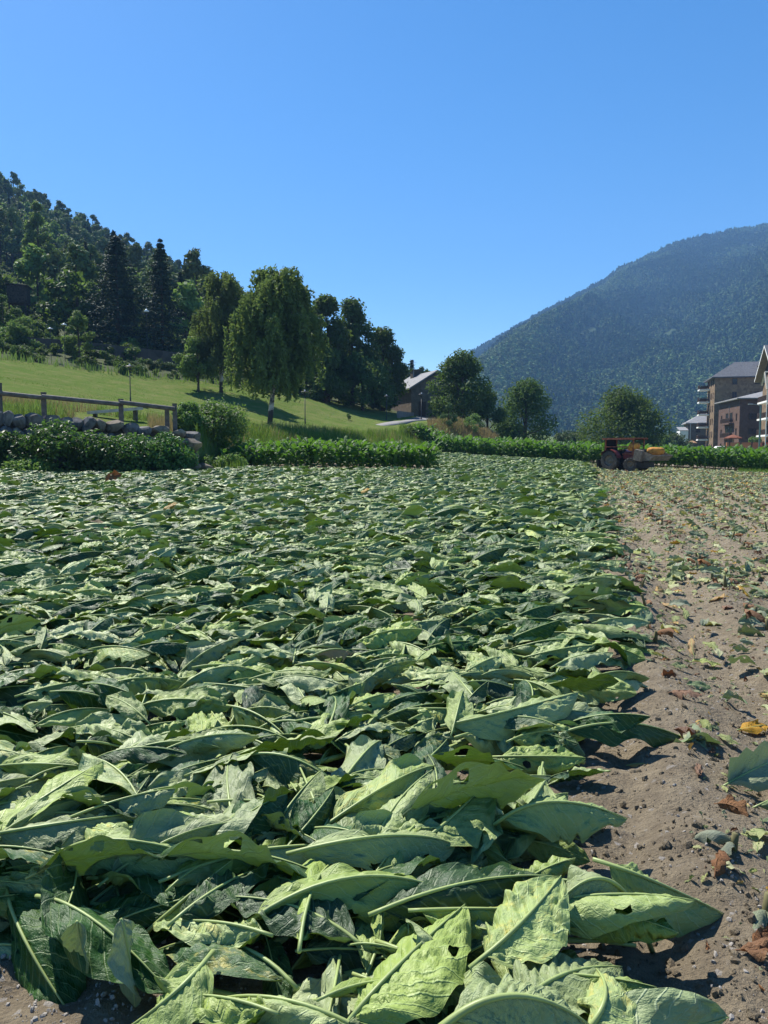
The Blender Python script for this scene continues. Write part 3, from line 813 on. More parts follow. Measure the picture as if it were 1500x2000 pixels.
# near things: one object each
def lit_obj(name, meshes, x, y, label, cat, group, sc, zoff=.012):
    put(name, meshes[int(qr.integers(len(meshes)))], None, (x, y, ground_z(x, y) + zoff), (qr.normal(0, .12), qr.normal(-.05, .12), qr.uniform(0, 2 * pi)), sc, label=label, cat=cat, group=group)
def ground_z(x, y):
    u = ufield(x, y)
    nr_ = math.exp(-(math.hypot(x, y - 3) / 14) ** 2)
    xa, ya = np.array([x]), np.array([y])
    rw = 0.055 * cos(2 * pi * (u - .5) / .92) * math.exp(-y / 40) if u > .2 else 0
    return H1(x, y) + rw + nr_ * float(.05 * fbm(xa * 2.2, ya * 2.2, 3, 3)[0] + .045 * fbm(xa * 8, ya * 8, 8, 3)[0])
x, y = cleared(520, 2.0, 11.0, 1.0)
cnt = {'b': 0, 'y': 0, 'p': 0, 'g': 0}
for a, c in zip(x, y):
    u = ufield(a, c); rowd = abs(((u - .5 + .46) % .92) - .46)
    r = qr.random()
    band = abs(c - 9.2) < .8
    if rowd < .16 and r < .75 and cnt['b'] < 64:
        lit_obj('dried_leaf', LIT_B, a, c, 'curled brown dried leaf lying along a stubble row on the bare soil', 'leaf', 'brown dried leaves along the stubble rows', qr.uniform(.3, .6)); cnt['b'] += 1
    elif r < .13 and cnt['y'] < 24:
        lit_obj('yellowed_leaf', LIT_Y, a, c, 'yellow wilted leaf lying loose on the bare soil', 'leaf', 'yellow leaves scattered on the soil', qr.uniform(.45, .9)); cnt['y'] += 1
    elif r < .34 and cnt['p'] < 100:
        lit_obj('wilted_leaf', LIT_P, a, c, 'pale yellow-green wilted leaf scrap flat on the bare soil', 'leaf', 'pale leaf scraps on the soil', qr.uniform(.4, .9)); cnt['p'] += 1
    elif (band or r > .86) and cnt['g'] < 70:
        lit_obj('wilted_leaf', LIT_G, a, c, 'grey-green wilted leaf crumpled on the bare soil', 'leaf', 'grey-green wilted leaves on the soil', qr.uniform(.5, 1.0)); cnt['g'] += 1
for (px, py, ms, nm, lb, sc) in ((1445, 1415, LIT_Y, 'yellowed_leaf', 'bright yellow leaf with a brown crumpled end, largest on the bare soil', 1.0),
                             (1228, 1482, LIT_Y, 'yellowed_leaf', 'small bright yellow leaf at the foot of the carpet edge', .6),
                             (1385, 1180, LIT_Y, 'yellowed_leaf', 'flat cream yellow leaf farther out on the bare soil', 1.1),
                             (1400, 1585, LIT_B, 'dried_leaf', 'rust brown crumpled leaf standing up from the soil near the carpet tip', .6),
                             (1310, 1370, LIT_B, 'dried_leaf', 'heap of reddish brown leaf beside a cut stub', .8),
                             (1440, 1900, LIT_B, 'dried_leaf', 'brown torn leaf on the soil at the lower right', .75),
                             (1420, 1530, LIT_G, 'wilted_leaf', 'long shrivelled grey-green leaf stretched out on the soil', 1.7),
                             (1480, 1560, LIT_G, 'wilted_leaf', 'shrivelled leaf beside the longest one on the soil', 1.4)):
    g = gp(px, py, .03)
    put(nm, ms[int(qr.integers(len(ms)))], None, (g[0], g[1], ground_z(g[0], g[1]) + .015), (0, 0, qr.uniform(-.5, .6)), sc, label=lb, cat='leaf')
# farther litter, as one mass
x, y = cleared(24000, 3.0, 60, .62)
keepm = qr.random(len(x)) < np.interp(y, [3, 8, 9.2, 10.4, 14, 22, 30, 46, 60], [.2, .3, .9, .36, .42, .6, .85, 1, 1])
x, y = x[keepm], y[keepm]
n = len(x)
kinds = LIT_B + LIT_Y + LIT_P + LIT_G
wts = np.concatenate([np.full(8, .11), np.full(6, .10), np.full(8, .51), np.full(8, .28)])
wts = wts / np.array([8] * 8 + [6] * 6 + [8] * 8 + [8] * 8); wts /= wts.sum()
lk = qr.choice(len(kinds), n, p=wts)
isb = lk < 8; uu = ufield(x, y); rowu = .58 + .92 * np.round((uu - .58) / .92) + qr.normal(0, .07, n)
x = np.where(isb & (y < 34), np.maximum(rowu + .26 * y, edge_x(y) + .03), x)
hz = H(x, y) + .03
scatter('leaf_litter', np.stack([x, y, hz], -1), np.stack([qr.normal(0, .25, n), qr.normal(-.1, .25, n), qr.uniform(0, 2 * pi, n)], -1), np.where(isb, qr.uniform(.25, .6, n), qr.uniform(.25, .85, n)), lk, kinds)
# fine leaf crumbs and straw
x, y = cleared(9000, 1.7, 24, .8); n = len(x)
scatter('leaf_crumbs', np.stack([x, y, np.array([ground_z(a, c) for a, c in zip(x, y)]) + .004], -1), np.stack([qr.normal(0, .4, n), qr.normal(0, .4, n), qr.uniform(0, 2 * pi, n)], -1), qr.uniform(.05, .22, n), qr.choice(len(kinds), n, p=wts), kinds)
# pebbles
def rock(seed, mat, sub=2, sq=(1, .8, .6), amp=.35):
    import bmesh
    bm = bmesh.new(); bmesh.ops.create_icosphere(bm, subdivisions=sub, radius=.5)
    r2 = np.random.default_rng(seed)
    co = np.array([v.co[:] for v in bm.verts])
    dirs = r2.normal(size=(7, 3)); dirs /= np.linalg.norm(dirs, axis=1)[:, None]
    for dd in dirs:
        h = co @ dd; lim = .5 * r2.uniform(.48, .82); over = np.clip(h - lim, 0, None)
        co -= over[:, None] * dd
    co *= 1 + amp * (r2.random((len(co), 1)) - .5) * .2
    co *= np.array(sq)
    for v, c_ in zip(bm.verts, co): v.co = c_
    me = bpy.data.meshes.new('stone'); bm.to_mesh(me); bm.free(); me.materials.append(mat)
    return me
PEB = [rock(300 + i, M['pebble'], 1) for i in range(5)]
n = 15000
y = 1.2 + 13 * qr.random(n) ** 1.8; x = (qr.random(n) - .5) * 2 * (.6 * y + .4)
x[:3500] = qr.uniform(-1.6, -.25, 3500); y[:3500] = qr.uniform(1.5, 2.6, 3500)
okm = (x > edge_x(y) - .6) | (y < 2.6); x, y = x[okm], y[okm]; n = len(x)
scatter('gravel', np.stack([x, y, np.array([ground_z(a, c) for a, c in zip(x, y)])], -1), qr.uniform(0, 6, (n, 3)), .005 + .024 * qr.random(n) ** 4, qr.integers(0, 5, n), PEB)
# clods
CLOD = [rock(330 + i, M['soil'], 1, (1, .85, .7)) for i in range(5)]
n = 16000
y = 1.5 + 16 * qr.random(n) ** 1.7; x = edge_x(y) - .5 + qr.random(n) * (.4 * y + 1.2)
okm = x < .62 * y + .4; x, y = x[okm], y[okm]; n = len(x)
scatter('clods', np.stack([x, y, np.array([ground_z(a, c) for a, c in zip(x, y)])], -1), qr.uniform(0, 6, (n, 3)), .008 + .045 * qr.random(n) ** 4.5, qr.integers(0, 5, n), CLOD)
# cut stubs in the rows
def stub_mesh(seed):
    r2 = np.random.default_rng(seed); b = MB(); h = r2.uniform(.05, .13)
    tilt = r2.normal(0, .15, 2)
    b.tube([(0, 0, -.04), (tilt[0] * h * .5, tilt[1] * h * .5, h * .5), (tilt[0] * h, tilt[1] * h, h)], [.017, .014, .013], 7, 0)
    for j in range(int(r2.integers(1, 4))):
        a = r2.uniform(0, 2 * pi); L = r2.uniform(.10, .2)
        P = midrib(r2, L, r2.uniform(.2, 1.0), -r2.uniform(.3, 1.2), r2.uniform(-.5, .5), 7)
        ca, sa = cos(a), sin(a); P = P @ np.array([[ca, sa, 0], [-sa, ca, 0], [0, 0, 1]]) + np.array([0, 0, h * r2.uniform(.1, .8)])
        leaf_mesh(b, r2, P, np.linspace(0, r2.uniform(-1, 1), 8), L * .28, r2.uniform(.2, 1.3), r2.uniform(.2, 1.3), .6, .6, 7, 2, ripple=.015, rag=.25, mat=1 + int(r2.integers(2)), rib=False)
    return b.mesh('stalk_stub', [M['stub'], M['leaf_brown'], M['leaf_grey']], True)
STUB = [stub_mesh(400 + i) for i in range(8)]
sts = []
for r in range(-0, 26):
    for y in np.arange(1.8, 56, .48):
        u = .5 + .08 + .92 * r
        yy_ = y + qr.uniform(-.1, .1); x = u + .26 * yy_ + qr.normal(0, .035)
        if x < edge_x(yy_) + .02 or x / yy_ > .56 or qr.random() < .15: continue
        if yy_ > np.interp(x / yy_, [0, .25, .34, .50, .62], [64, 57, 52, 48, 47]): continue
        sts.append((x, yy_))
sts = np.array(sts); sts = sts[np.argsort(np.hypot(sts[:, 0], sts[:, 1]))]
for (x, y) in sts[:230]:
    put('stalk_stub', STUB[int(qr.integers(8))], None, (x, y, ground_z(x, y)), (0, 0, qr.uniform(0, 6.28)), qr.uniform(.8, 1.3), label='short cut tobacco stub left standing in a row on the cleared soil', cat='plant stub', group='cut stubs in the cleared rows')
rs = sts[230:]; n = len(rs)
scatter('far_stubble', np.concatenate([rs, H(rs[:, 0], rs[:, 1])[:, None]], 1), np.stack([np.zeros(n), np.zeros(n), qr.uniform(0, 6.28, n)], -1), qr.uniform(.8, 1.3, n), qr.integers(0, 8, n), STUB)

# a few odd leaves and a sprout that catch the eye farther off
for (px, py, ms, nm, lb, sc) in ((318, 985, LIT_Y, 'yellowed_leaf', 'small pale yellow leaf far back on the left half of the carpet', 1.5),
                                 (205, 944, LIT_B, 'dried_leaf', 'tan dried leaf sticking up near the weedy left end of the carpet', 2.6),
                                 (705, 958, LIT_Y, 'yellowed_leaf', 'tiny yellow leaf far back in the middle of the carpet', 1.4)):
    g = gp(px, py, .45)
    put(nm, ms[3], None, (g[0], g[1], H1(g[0], g[1]) + .22), (.5, -.6, .6), sc, label=lb, cat='leaf')
# ================================================================== STANDING TOBACCO
def standing_mesh(seed, joined=True):
    r2 = np.random.default_rng(seed); b = MB(); h = r2.uniform(1.0, 1.25)
    b.tube([(0, 0, -.05), (.01, .02, h * .5), (.03, 0, h)], [.016, .012, .006], 6, 1)
    n = 15; parts = []
    for j in range(n):
        f = j / (n - 1); a = j * 2.4 + r2.normal(0, .3)
        L = (.30 + .34 * sin(pi * (.15 + .75 * (1 - f)))) * r2.uniform(.85, 1.1)
        P = midrib(r2, L, r2.uniform(.85, 1.2) + .2 * f, r2.uniform(-.7, .45), r2.uniform(-.3, .3), 8)
        ca, sa = cos(a), sin(a); P = P @ np.array([[ca, sa, 0], [-sa, ca, 0], [0, 0, 1]]) + np.array([.02 * f, .01, .12 + (h - .14) * f])
        bb = b if joined else MB()
        leaf_mesh(bb, r2, P, np.linspace(0, r2.uniform(-.5, .5), 9), L * r2.uniform(.2, .26), r2.uniform(-.3, .3), r2.uniform(-.3, .3), .5, .5, 8, 2, veins=8, corr=.005, ripple=.02, flip=True, rib=True, ribr=.004, pet=.01)
        if not joined: parts.append(bb.mesh('leaf', [M['leaf_stand'], M['rib']], True))
    me = b.mesh('tobacco_plant', [M['leaf_stand'], M['stalk' if True else 'rib']], True)
    return me, parts
STAND = [standing_mesh(500 + i)[0] for i in range(7)]
SPLIT = [standing_mesh(520 + i, False) for i in range(3)]
tr = np.random.default_rng(99)
g = gp(1176, 985, .02)
put('tobacco_sprout', STAND[2], None, (g[0], g[1], H1(g[0], g[1])), (0, 0, 1.0), (.55, .55, .28), label='bright green leafy sprout standing alone where carpet and bare soil meet', cat='tobacco plant')
# near block
nb = []
for d in np.arange(38.4, 46.0, .75):
    for px in np.arange(438, 846, 15):
        p = at(px + tr.uniform(-5, 5), 880, d + tr.uniform(-.2, .2)); nb.append((p[0], p[1], d))
for (x, y, d) in nb:
    front = d < 39.5
    z = H1(x, y); rz = tr.uniform(0, 6.28); sc = tr.uniform(.85, 1.15)
    px = 750 + 1500 * x / y
    sc *= np.interp(px, [430, 520, 600], [.7, .92, 1.0])
    lab = ('bright green standing tobacco plant in the front rank of the small uncut block' if front else 'bright green standing tobacco plant inside the small uncut block')
    grp = 'standing tobacco, front of the small block' if front else 'standing tobacco inside the small block'
    if front:
        me, parts = SPLIT[int(tr.integers(3))]
        o = put('tobacco_plant', me, None, (x, y, z), (0, 0, rz), sc, label=lab, cat='tobacco plant', group=grp)
        for pm in parts: put('leaf', pm, o)
    elif tr.random() < .55:
        put('tobacco_plant', STAND[int(tr.integers(7))], None, (x, y, z), (0, 0, rz), sc, label=lab, cat='tobacco plant', group=grp)
# the long block behind the carpet and the tractor
A = np.array(at(815, 880, 71.0))[:2]; B = np.array(at(1496, 880, 51.0))[:2]
ab = B - A; Lb = np.linalg.norm(ab); ab /= Lb; nb_ = np.array([-ab[1], ab[0]])
if nb_[1] < 0: nb_ = -nb_
far_pts = []; shown = 0
for row in range(9):
    for s in np.arange(0, Lb, .52):
        q = A + ab * (s + tr.uniform(-.12, .12)) + nb_ * (row * .85 + tr.uniform(-.12, .12))
        sc = tr.uniform(1.0, 1.25)
        if row < 3:
            put('tobacco_plant', STAND[int(tr.integers(7))], None, (q[0], q[1], H1(q[0], q[1])), (0, 0, tr.uniform(0, 6.28)), sc,
                label='tall green standing tobacco plant in the long uncut strip behind the carpet', cat='tobacco plant', group='standing tobacco in the long uncut strip')
        else: far_pts.append((q[0], q[1], sc))
fp = np.array(far_pts); n = len(fp)
scatter('tobacco_crop', np.stack([fp[:, 0], fp[:, 1], H(fp[:, 0], fp[:, 1])], -1), np.stack([np.zeros(n), np.zeros(n), tr.uniform(0, 6.28, n)], -1), fp[:, 2], tr.integers(0, 7, n), STAND)

# ================================================================== TREES AND SHRUBS
def quads_at(b, c, nrm, a, w, rng, m=0):
    """leaf-sized rhombi: centres c, normals nrm, half lengths a, half widths w"""
    n = len(c)
    nrm = nrm / (np.linalg.norm(nrm, axis=1)[:, None] + 1e-9)
    r = rng.normal(size=(n, 3)); t1 = np.cross(nrm, r); t1 /= np.linalg.norm(t1, axis=1)[:, None] + 1e-9
    t2 = np.cross(nrm, t1)
    a = np.broadcast_to(a, (n,))[:, None]; w = np.broadcast_to(w, (n,))[:, None]
    bend = nrm * a * rng.uniform(-.3, .3, (n, 1))
    v = np.stack([c - t1 * a + bend, c + t2 * w, c + t1 * a + bend, c - t2 * w], 1).reshape(-1, 3)
    b.add(v, np.arange(4 * n).reshape(n, 4), m)
def crown_pts(rng, blobs, n, shell=.45):
    blobs = np.asarray(blobs, float)
    p = blobs[:, 3] ** 2; p /= p.sum()
    i = rng.choice(len(blobs), n, p=p)
    d = rng.normal(size=(n, 3)); d /= np.linalg.norm(d, axis=1)[:, None]
    r = rng.uniform(shell ** 2, 1.0, n) ** .5
    # a ragged surface
    r = r * (1 + .22 * np.sin(d[:, 0] * 7 + i) * np.sin(d[:, 1] * 6 + 2 * i) + .12 * np.sin(d[:, 2] * 11 + i))
    c = blobs[i, :3] + d * (r * blobs[i, 3])[:, None] * np.array([1, 1, .85])
    return c, d
def blobs_for(rng, w, h, z0, n, taper=.6, depth=None):
    """lumps filling an egg-shaped crown of width w and height h starting at z0"""
    out = []
    for k in range(n):
        f = rng.uniform(0, 1) ** .85; a = rng.uniform(0, 2 * pi)
        rad = w / 2 * (np.sin(pi * (.18 + .74 * f)) ** .7) * (1 - (1 - taper) * f) / (.55 + .45 * taper)
        r = w * rng.uniform(.11, .2)
        rr = max(0, rad - r * .8) * rng.uniform(.2, 1.0) ** .42
        out.append((rr * cos(a), rr * sin(a) * (depth or 1.0), z0 + r * .6 + (h - 1.5 * r) * f, r))
    return np.array(out)
def limbs(b, rng, blobs, base_h, trunk_r, n=9, top=None, m=0, lean=(0, 0)):
    top = top if top is not None else blobs[:, 2].max()
    hs = np.linspace(-.3, top * .9, 8); fx = np.clip(hs / top, 0, 1)
    tr_ = np.stack([lean[0] * fx, lean[1] * fx + .02 * top * np.sin(hs), hs], -1)
    b.tube(tr_, trunk_r * (1 - .85 * fx) * (1 + .5 * np.exp(-np.clip(hs, 0, 9) * 2)), 8, m)
    for k in rng.choice(len(blobs), min(n, len(blobs)), replace=False):
        bx = blobs[k]; h0 = base_h + (bx[2] - base_h) * rng.uniform(.2, .65); h0 = min(h0, top * .8)
        p0 = np.array([lean[0] * h0 / top, lean[1] * h0 / top, h0]); p2 = bx[:3]; p1 = (p0 + p2) / 2 + np.array([0, 0, -.06 * np.linalg.norm(p2 - p0)])
        r0 = trunk_r * (1 - .8 * h0 / top) * .5
        b.tube([p0, p1, p2], [r0, r0 * .6, r0 * .2], 5, m)
def make_tree(name, pos, h, w, z0, label, mat, n=7000, leaf=.17, nb=22, taper=.6, trunk_r=.2, seed=0, bark='bark', extra=None, group=None, lean=(0, 0), cat='tree', shell=.4, rz=0):
    rng = np.random.default_rng(seed)
    bl = blobs_for(rng, w, h - z0, z0, nb, taper)
    if extra is not None: bl = np.vstack([bl, np.array(extra)])
    o = put(name, None, None, pos, (0, 0, rz), label=label, cat=cat, group=group)
    b = MB(); limbs(b, rng, bl, z0 * .8, trunk_r, 10, h - z0 * .1, lean=lean)
    put('trunk', b.mesh('trunk', [M[bark]], True), o)
    c, d = crown_pts(rng, bl, n, shell)
    b = MB(); nr = d * .7 + rng.normal(size=d.shape) * .7 + np.array([0, 0, .45])
    quads_at(b, c, nr, leaf * rng.uniform(.6, 1.3, n), leaf * .55 * rng.uniform(.6, 1.3, n), rng)
    put('crown', b.mesh('crown', [M[mat]]), o)
    return o
def gpos(px, py, d, sink=.15):
    p = at(px, py, d); return (p[0], p[1], H1(p[0], p[1]) - sink)

def weeping(name, pos, h, w, z0, label, seed, n_str=420, lean=(0, 0), trunk=('birch_bark',), nleaf=26, topfull=1.0):
    rng = np.random.default_rng(seed)
    o = put(name, None, None, pos, label=label, cat='tree')
    b = MB()
    hs = np.linspace(-.3, h * .86, 10); fx = np.clip(hs / h, 0, 1)
    tp = np.stack([lean[0] * np.sin(fx * 1.6), lean[1] * fx, hs], -1)
    b.tube(tp, .21 * (1 - .9 * fx) + .02, 9)
    starts = []
    for k in range(44):
        f = .28 + .69 * (k + rng.uniform(0, 1)) / 44; h0 = h * f * .86; a = rng.uniform(0, 2 * pi)
        p0 = np.array([np.interp(h0, hs, tp[:, i]) for i in range(3)])
        R = w / 2 * (np.sin(pi * min(1, .16 + .74 * f)) ** .7) * rng.uniform(.55, 1.0)
        up = h * rng.uniform(.05, .13) * (1.25 - f * .7)
        p1 = p0 + np.array([cos(a) * R * .5, sin(a) * R * .5, up]); p2 = p0 + np.array([cos(a) * R, sin(a) * R, up * .6])
        b.tube([p0, p1, p2], [.06 * (1.1 - f), .035 * (1.1 - f) + .006, .008], 5)
        for q in range(n_str // 44):
            tq = rng.uniform(.2, 1.0); c = (1 - tq) ** 2 * p0 + 2 * tq * (1 - tq) * (2 * p1 - .5 * (p0 + p2)) + tq ** 2 * p2
            starts.append(c + rng.normal(0, .22, 3))
    put('trunk', b.mesh('trunk', [M['birch_bark']], True), o)
    starts = np.array(starts); C = []; T = []
    for s in starts:
        L = min(rng.uniform(.8, 3.6), max(.5, s[2] - z0 * rng.uniform(.75, 1.25))); k = int(nleaf * L / 2.2) + 4
        t = rng.uniform(0, 1, k); dr = rng.normal(0, .16, 2)
        cc = s + np.stack([dr[0] * t * L + .05 * np.sin(t * 9), dr[1] * t * L, -t * L], -1) + rng.normal(0, .07, (k, 3))
        C.append(cc)
    C = np.concatenate(C); n = len(C)
    b = MB(); nr = rng.normal(size=(n, 3)); nr[:, 2] *= .5
    quads_at(b, C, nr, .17 * rng.uniform(.6, 1.4, n), .075 * rng.uniform(.7, 1.3, n), rng)
    put('crown', b.mesh('crown', [M['birch']]), o)
    return o
t = NT('birch_bark')
n_ = t.noise(t.coord(), 3.5, 4); sx = t.node('ShaderNodeSeparateXYZ'); t.l.new(t.coord(), sx.inputs[0])
lowd = t.ramp(t.math('ADD', t.math('MULTIPLY', sx.outputs[2], .28), t.math('MULTIPLY', n_, .35)), [(.50, 0.0), (.62, 1.0)])
t.base(t.mix(lowd, (.05, .045, .04), t.ramp(n_, [(.40, (.06, .055, .05)), (.52, (.46, .43, .39))])), .8, .2); M['birch_bark'] = t.mat

weeping('birch_tree', gpos(526, 830, 64), 14.7, 8.2, 2.7, 'tall weeping birch with leaning white and black trunk standing alone on the meadow', 66, 1550, lean=(1.0, .3))
weeping('birch_tree', gpos(432, 765, 82), 14.4, 8.0, 2.6, 'pale drooping birch right behind and left of the leaning one', 62, 1250, lean=(.2, .1))
make_tree('broadleaf_tree', gpos(387, 748, 80), 6.6, 5.0, .6, 'light green bushy small tree at the upper rim of the meadow', 'light_tree', 6000, .16, 18, .7, .12, 70)
make_tree('broadleaf_tree', gpos(640, 795, 95), 13.2, 7.6, .6, 'dark rounded tree directly right of the weeping birch crown', 'oak_dark', 11000, .22, 34, .7, .25, 71)
make_tree('broadleaf_tree', gpos(688, 805, 99), 13.9, 8.0, .8, 'tallest dark tree of the row above the meadow, with see-through top', 'oak_dark', 11000, .22, 36, .62, .26, 72)
make_tree('broadleaf_tree', gpos(748, 818, 101), 11.2, 7.2, .6, 'dark spreading tree at the right end of the row, beside the stone house', 'oak_dark', 9000, .22, 28, .6, .25, 73)
make_tree('broadleaf_tree', gpos(708, 806, 95), 7.6, 8.5, .0, 'low dark bushy tree filling the foot of the dark row above the meadow', 'oak_dark', 7000, .22, 24, .8, .2, 171)
make_tree('broadleaf_tree', gpos(636, 795, 92), 7.0, 7.0, .0, 'low dark bushy tree right behind the thin lamp on the meadow', 'oak_dark', 6000, .22, 22, .8, .2, 172)
make_tree('broadleaf_tree', gpos(600, 790, 97), 11.5, 6.0, 1.0, 'dark tree half hidden behind the weeping birch', 'oak_dark', 6000, .22, 20, .7, .22, 74)
make_tree('broadleaf_tree', gpos(560, 785, 100), 11.0, 6.5, .8, 'shadowy tree behind the birch trunk', 'oak_dark', 5000, .24, 20, .7, .22, 75)
make_tree('broadleaf_tree', gpos(490, 778, 98), 11.5, 8.0, .3, 'shadowy broad tree between the two birches', 'oak_dark', 5000, .24, 20, .7, .22, 76)
make_tree('broadleaf_tree', gpos(903, 838, 96), 9.8, 9.6, .4, 'big round tree in front of the stone house', 'oak', 11000, .20, 34, .72, .25, 77)
make_tree('broadleaf_tree', gpos(952, 852, 98), 6.2, 5.2, .0, 'low dark tree between the two rounded trees behind the crop', 'oak_dark', 4000, .20, 14, .7, .16, 78)
make_tree('broadleaf_tree', gpos(1026, 862, 102), 9.7, 10.6, .0, 'dark domed tree alone in front of the far mountain', 'oak', 9500, .20, 30, .55, .25, 79)
make_tree('broadleaf_tree', gpos(1212, 872, 104), 10.6, 13.4, .1, 'wide dark round tree directly behind the tractor', 'oak_dark', 13000, .21, 44, .62, .3, 80)
make_tree('small_tree', gpos(876, 838, 80), 2.9, 1.9, .1, 'small greyish bushy tree beside the paved path', 'pine', 2600, .08, 12, .7, .06, 81)
make_tree('bush', gpos(925, 848, 84), 2.4, 3.2, .05, 'low olive bush on the dry grassy mound', 'bramble', 2200, .09, 12, .8, .04, 82, cat='bush')
make_tree('bush', gpos(812, 862, 72), 1.6, 3.0, .0, 'dark low bush under the bank near the crop corner', 'oak_dark', 2000, .10, 12, .8, .04, 83, cat='bush')
make_tree('bush', gpos(424, 872, 41), 2.35, 5.0, .0, 'large rounded green bramble bush at the end of the stone wall', 'bramble', 9500, .085, 34, .8, .05, 84, cat='bush')
make_tree('bush', gpos(372, 838, 39), 1.6, 2.4, .0, 'green bush leaning over the last fence post', 'bramble', 5000, .08, 18, .8, .05, 85, cat='bush')
make_tree('bush', gpos(470, 892, 40), 1.5, 2.6, .0, 'leafy lower bush between the bramble and the small crop block', 'weed', 4200, .08, 18, .8, .04, 86, cat='bush')
make_tree('bush', gpos(448, 908, 37.4), 1.0, 2.0, .0, 'pale leafy weed clump at the left end of the small crop block', 'weed', 3000, .08, 14, .8, .04, 187, cat='bush')
make_tree('bush', gpos(405, 908, 36.8), 1.1, 1.9, .0, 'low leafy bush at the foot of the wall end', 'bramble', 3600, .07, 16, .8, .04, 87, cat='bush')
make_tree('bush', gpos(530, 880, 45.5), 1.5, 2.8, .0, 'pale weedy bush behind the small crop block', 'weed', 4000, .07, 18, .8, .04, 88, cat='bush')
make_tree('bush', gpos(680, 802, 80), .9, .8, .0, 'tiny bush alone on the meadow slope', 'bramble', 600, .07, 6, .8, .03, 89, cat='bush')

# right-hand trees between the houses
for (px, py, d, h, w, lb, mt) in ((1315, 872, 170, 5.6, 9, 'grey-green tree in front of the small far house', 'pine'), (1290, 874, 150, 4.2, 7, 'low tree at the right foot of the round tree behind the tractor', 'oak_dark'),
                              (1478, 870, 140, 3.8, 3.6, 'small garden tree beside the terracotta wall', 'light_tree'),
                              (1340, 876, 230, 4.0, 8, 'low far shrubs tree behind the white annex', 'pine'), (1110, 868, 135, 3.0, 9, 'low hedge tree far behind the long crop strip', 'pine')):
    if h: make_tree('broadleaf_tree', gpos(px, py, d), h, w, .1, lb, mt, 2600, .26, 16, .75, .15, int(px))

# conifers
def conifer(name, pos, h, w, label, seed, mat='spruce', n=5200, z0=.4, spire=1.0, group=None, leaf=.26, tiers=40, root=True):
    rng = np.random.default_rng(seed); bT = MB(); bC = MB()
    bT.tube([(0, 0, -.3), (.05, 0, h * .5), (0, 0, h)], [h * .016, h * .010, .015], 6)
    per = n // (tiers * 9); C = []; Nn = []
    for ti in range(tiers):
        f = (ti + rng.uniform(-.3, .3)) / tiers; f = min(max(f, 0), .995); z = z0 + (h - z0) * f
        R = w / 2 * ((1 - f) ** spire) * rng.uniform(.75, 1.1) + .08
        for q in range(9):
            a = q / 9 * 2 * pi + rng.uniform(0, .7); L = R * rng.uniform(.65, 1.12); t_ = rng.uniform(.08, 1, per) ** .8
            sag = -.25 * L * t_ + .10 * L * t_ ** 3
            side = rng.normal(0, .11, per) * L * (1.1 - .6 * t_) + rng.normal(0, .04, per)
            C.append(np.stack([cos(a) * t_ * L - sin(a) * side, sin(a) * t_ * L + cos(a) * side, z + sag + rng.normal(0, .05, per)], -1))
            Nn.append(np.stack([cos(a) * .35 + rng.normal(0, .35, per), sin(a) * .35 + rng.normal(0, .35, per), np.ones(per)], -1))
    C = np.concatenate(C); Nn = np.concatenate(Nn); k = len(C)
    quads_at(bC, C, Nn, leaf * rng.uniform(.5, 1.2, k), leaf * .35 * rng.uniform(.6, 1.3, k), rng)
    o = put(name, None, None, pos, label=label, cat='tree', group=group)
    put('trunk', bT.mesh('trunk', [M['bark']], True), o); put('crown', bC.mesh('crown', [M[mat]]), o)
    return o
conifer('spruce_tree', gpos(318, 702, 102), 15.4, 9.0, 'tall pointed dark spruce with a thin spire top above the meadow', 91, 'spruce', 9000, .5, .85)
conifer('spruce_tree', gpos(232, 702, 104), 14.8, 13.0, 'broad dark conifer left of the pointed spruce', 92, 'spruce', 11000, .5, .7)
conifer('spruce_tree', gpos(355, 690, 118), 11.5, 5.0, 'slim spruce right behind the pointed one', 93, 'spruce', 3600, .5, .9)
conifer('spruce_tree', gpos(172, 640, 135), 13.0, 5.5, 'dark narrow conifer uphill of the broad one', 94, 'spruce', 3600, .5, .9)
make_tree('poplar_tree', gpos(78, 590, 150), 18.5, 6.5, 1.2, 'tall pale green tree rising on the hillside near the small grass patch', 'light_tree', 6500, .26, 34, .5, .2, 95)
make_tree('broadleaf_tree', gpos(155, 720, 86), 5.8, 3.8, .3, 'light green small tree in front of the dark terrace wall', 'light_tree', 3800, .15, 16, .6, .1, 96)
make_tree('broadleaf_tree', gpos(42, 705, 88), 4.4, 4.0, .2, 'pale shrub tree at the left before the terrace wall', 'light_tree', 3000, .15, 14, .7, .08, 97)
make_tree('broadleaf_tree', gpos(8, 690, 95), 5.5, 5.0, .2, 'green shrub tree at the left rim above the meadow', 'oak', 3000, .18, 14, .7, .1, 98)

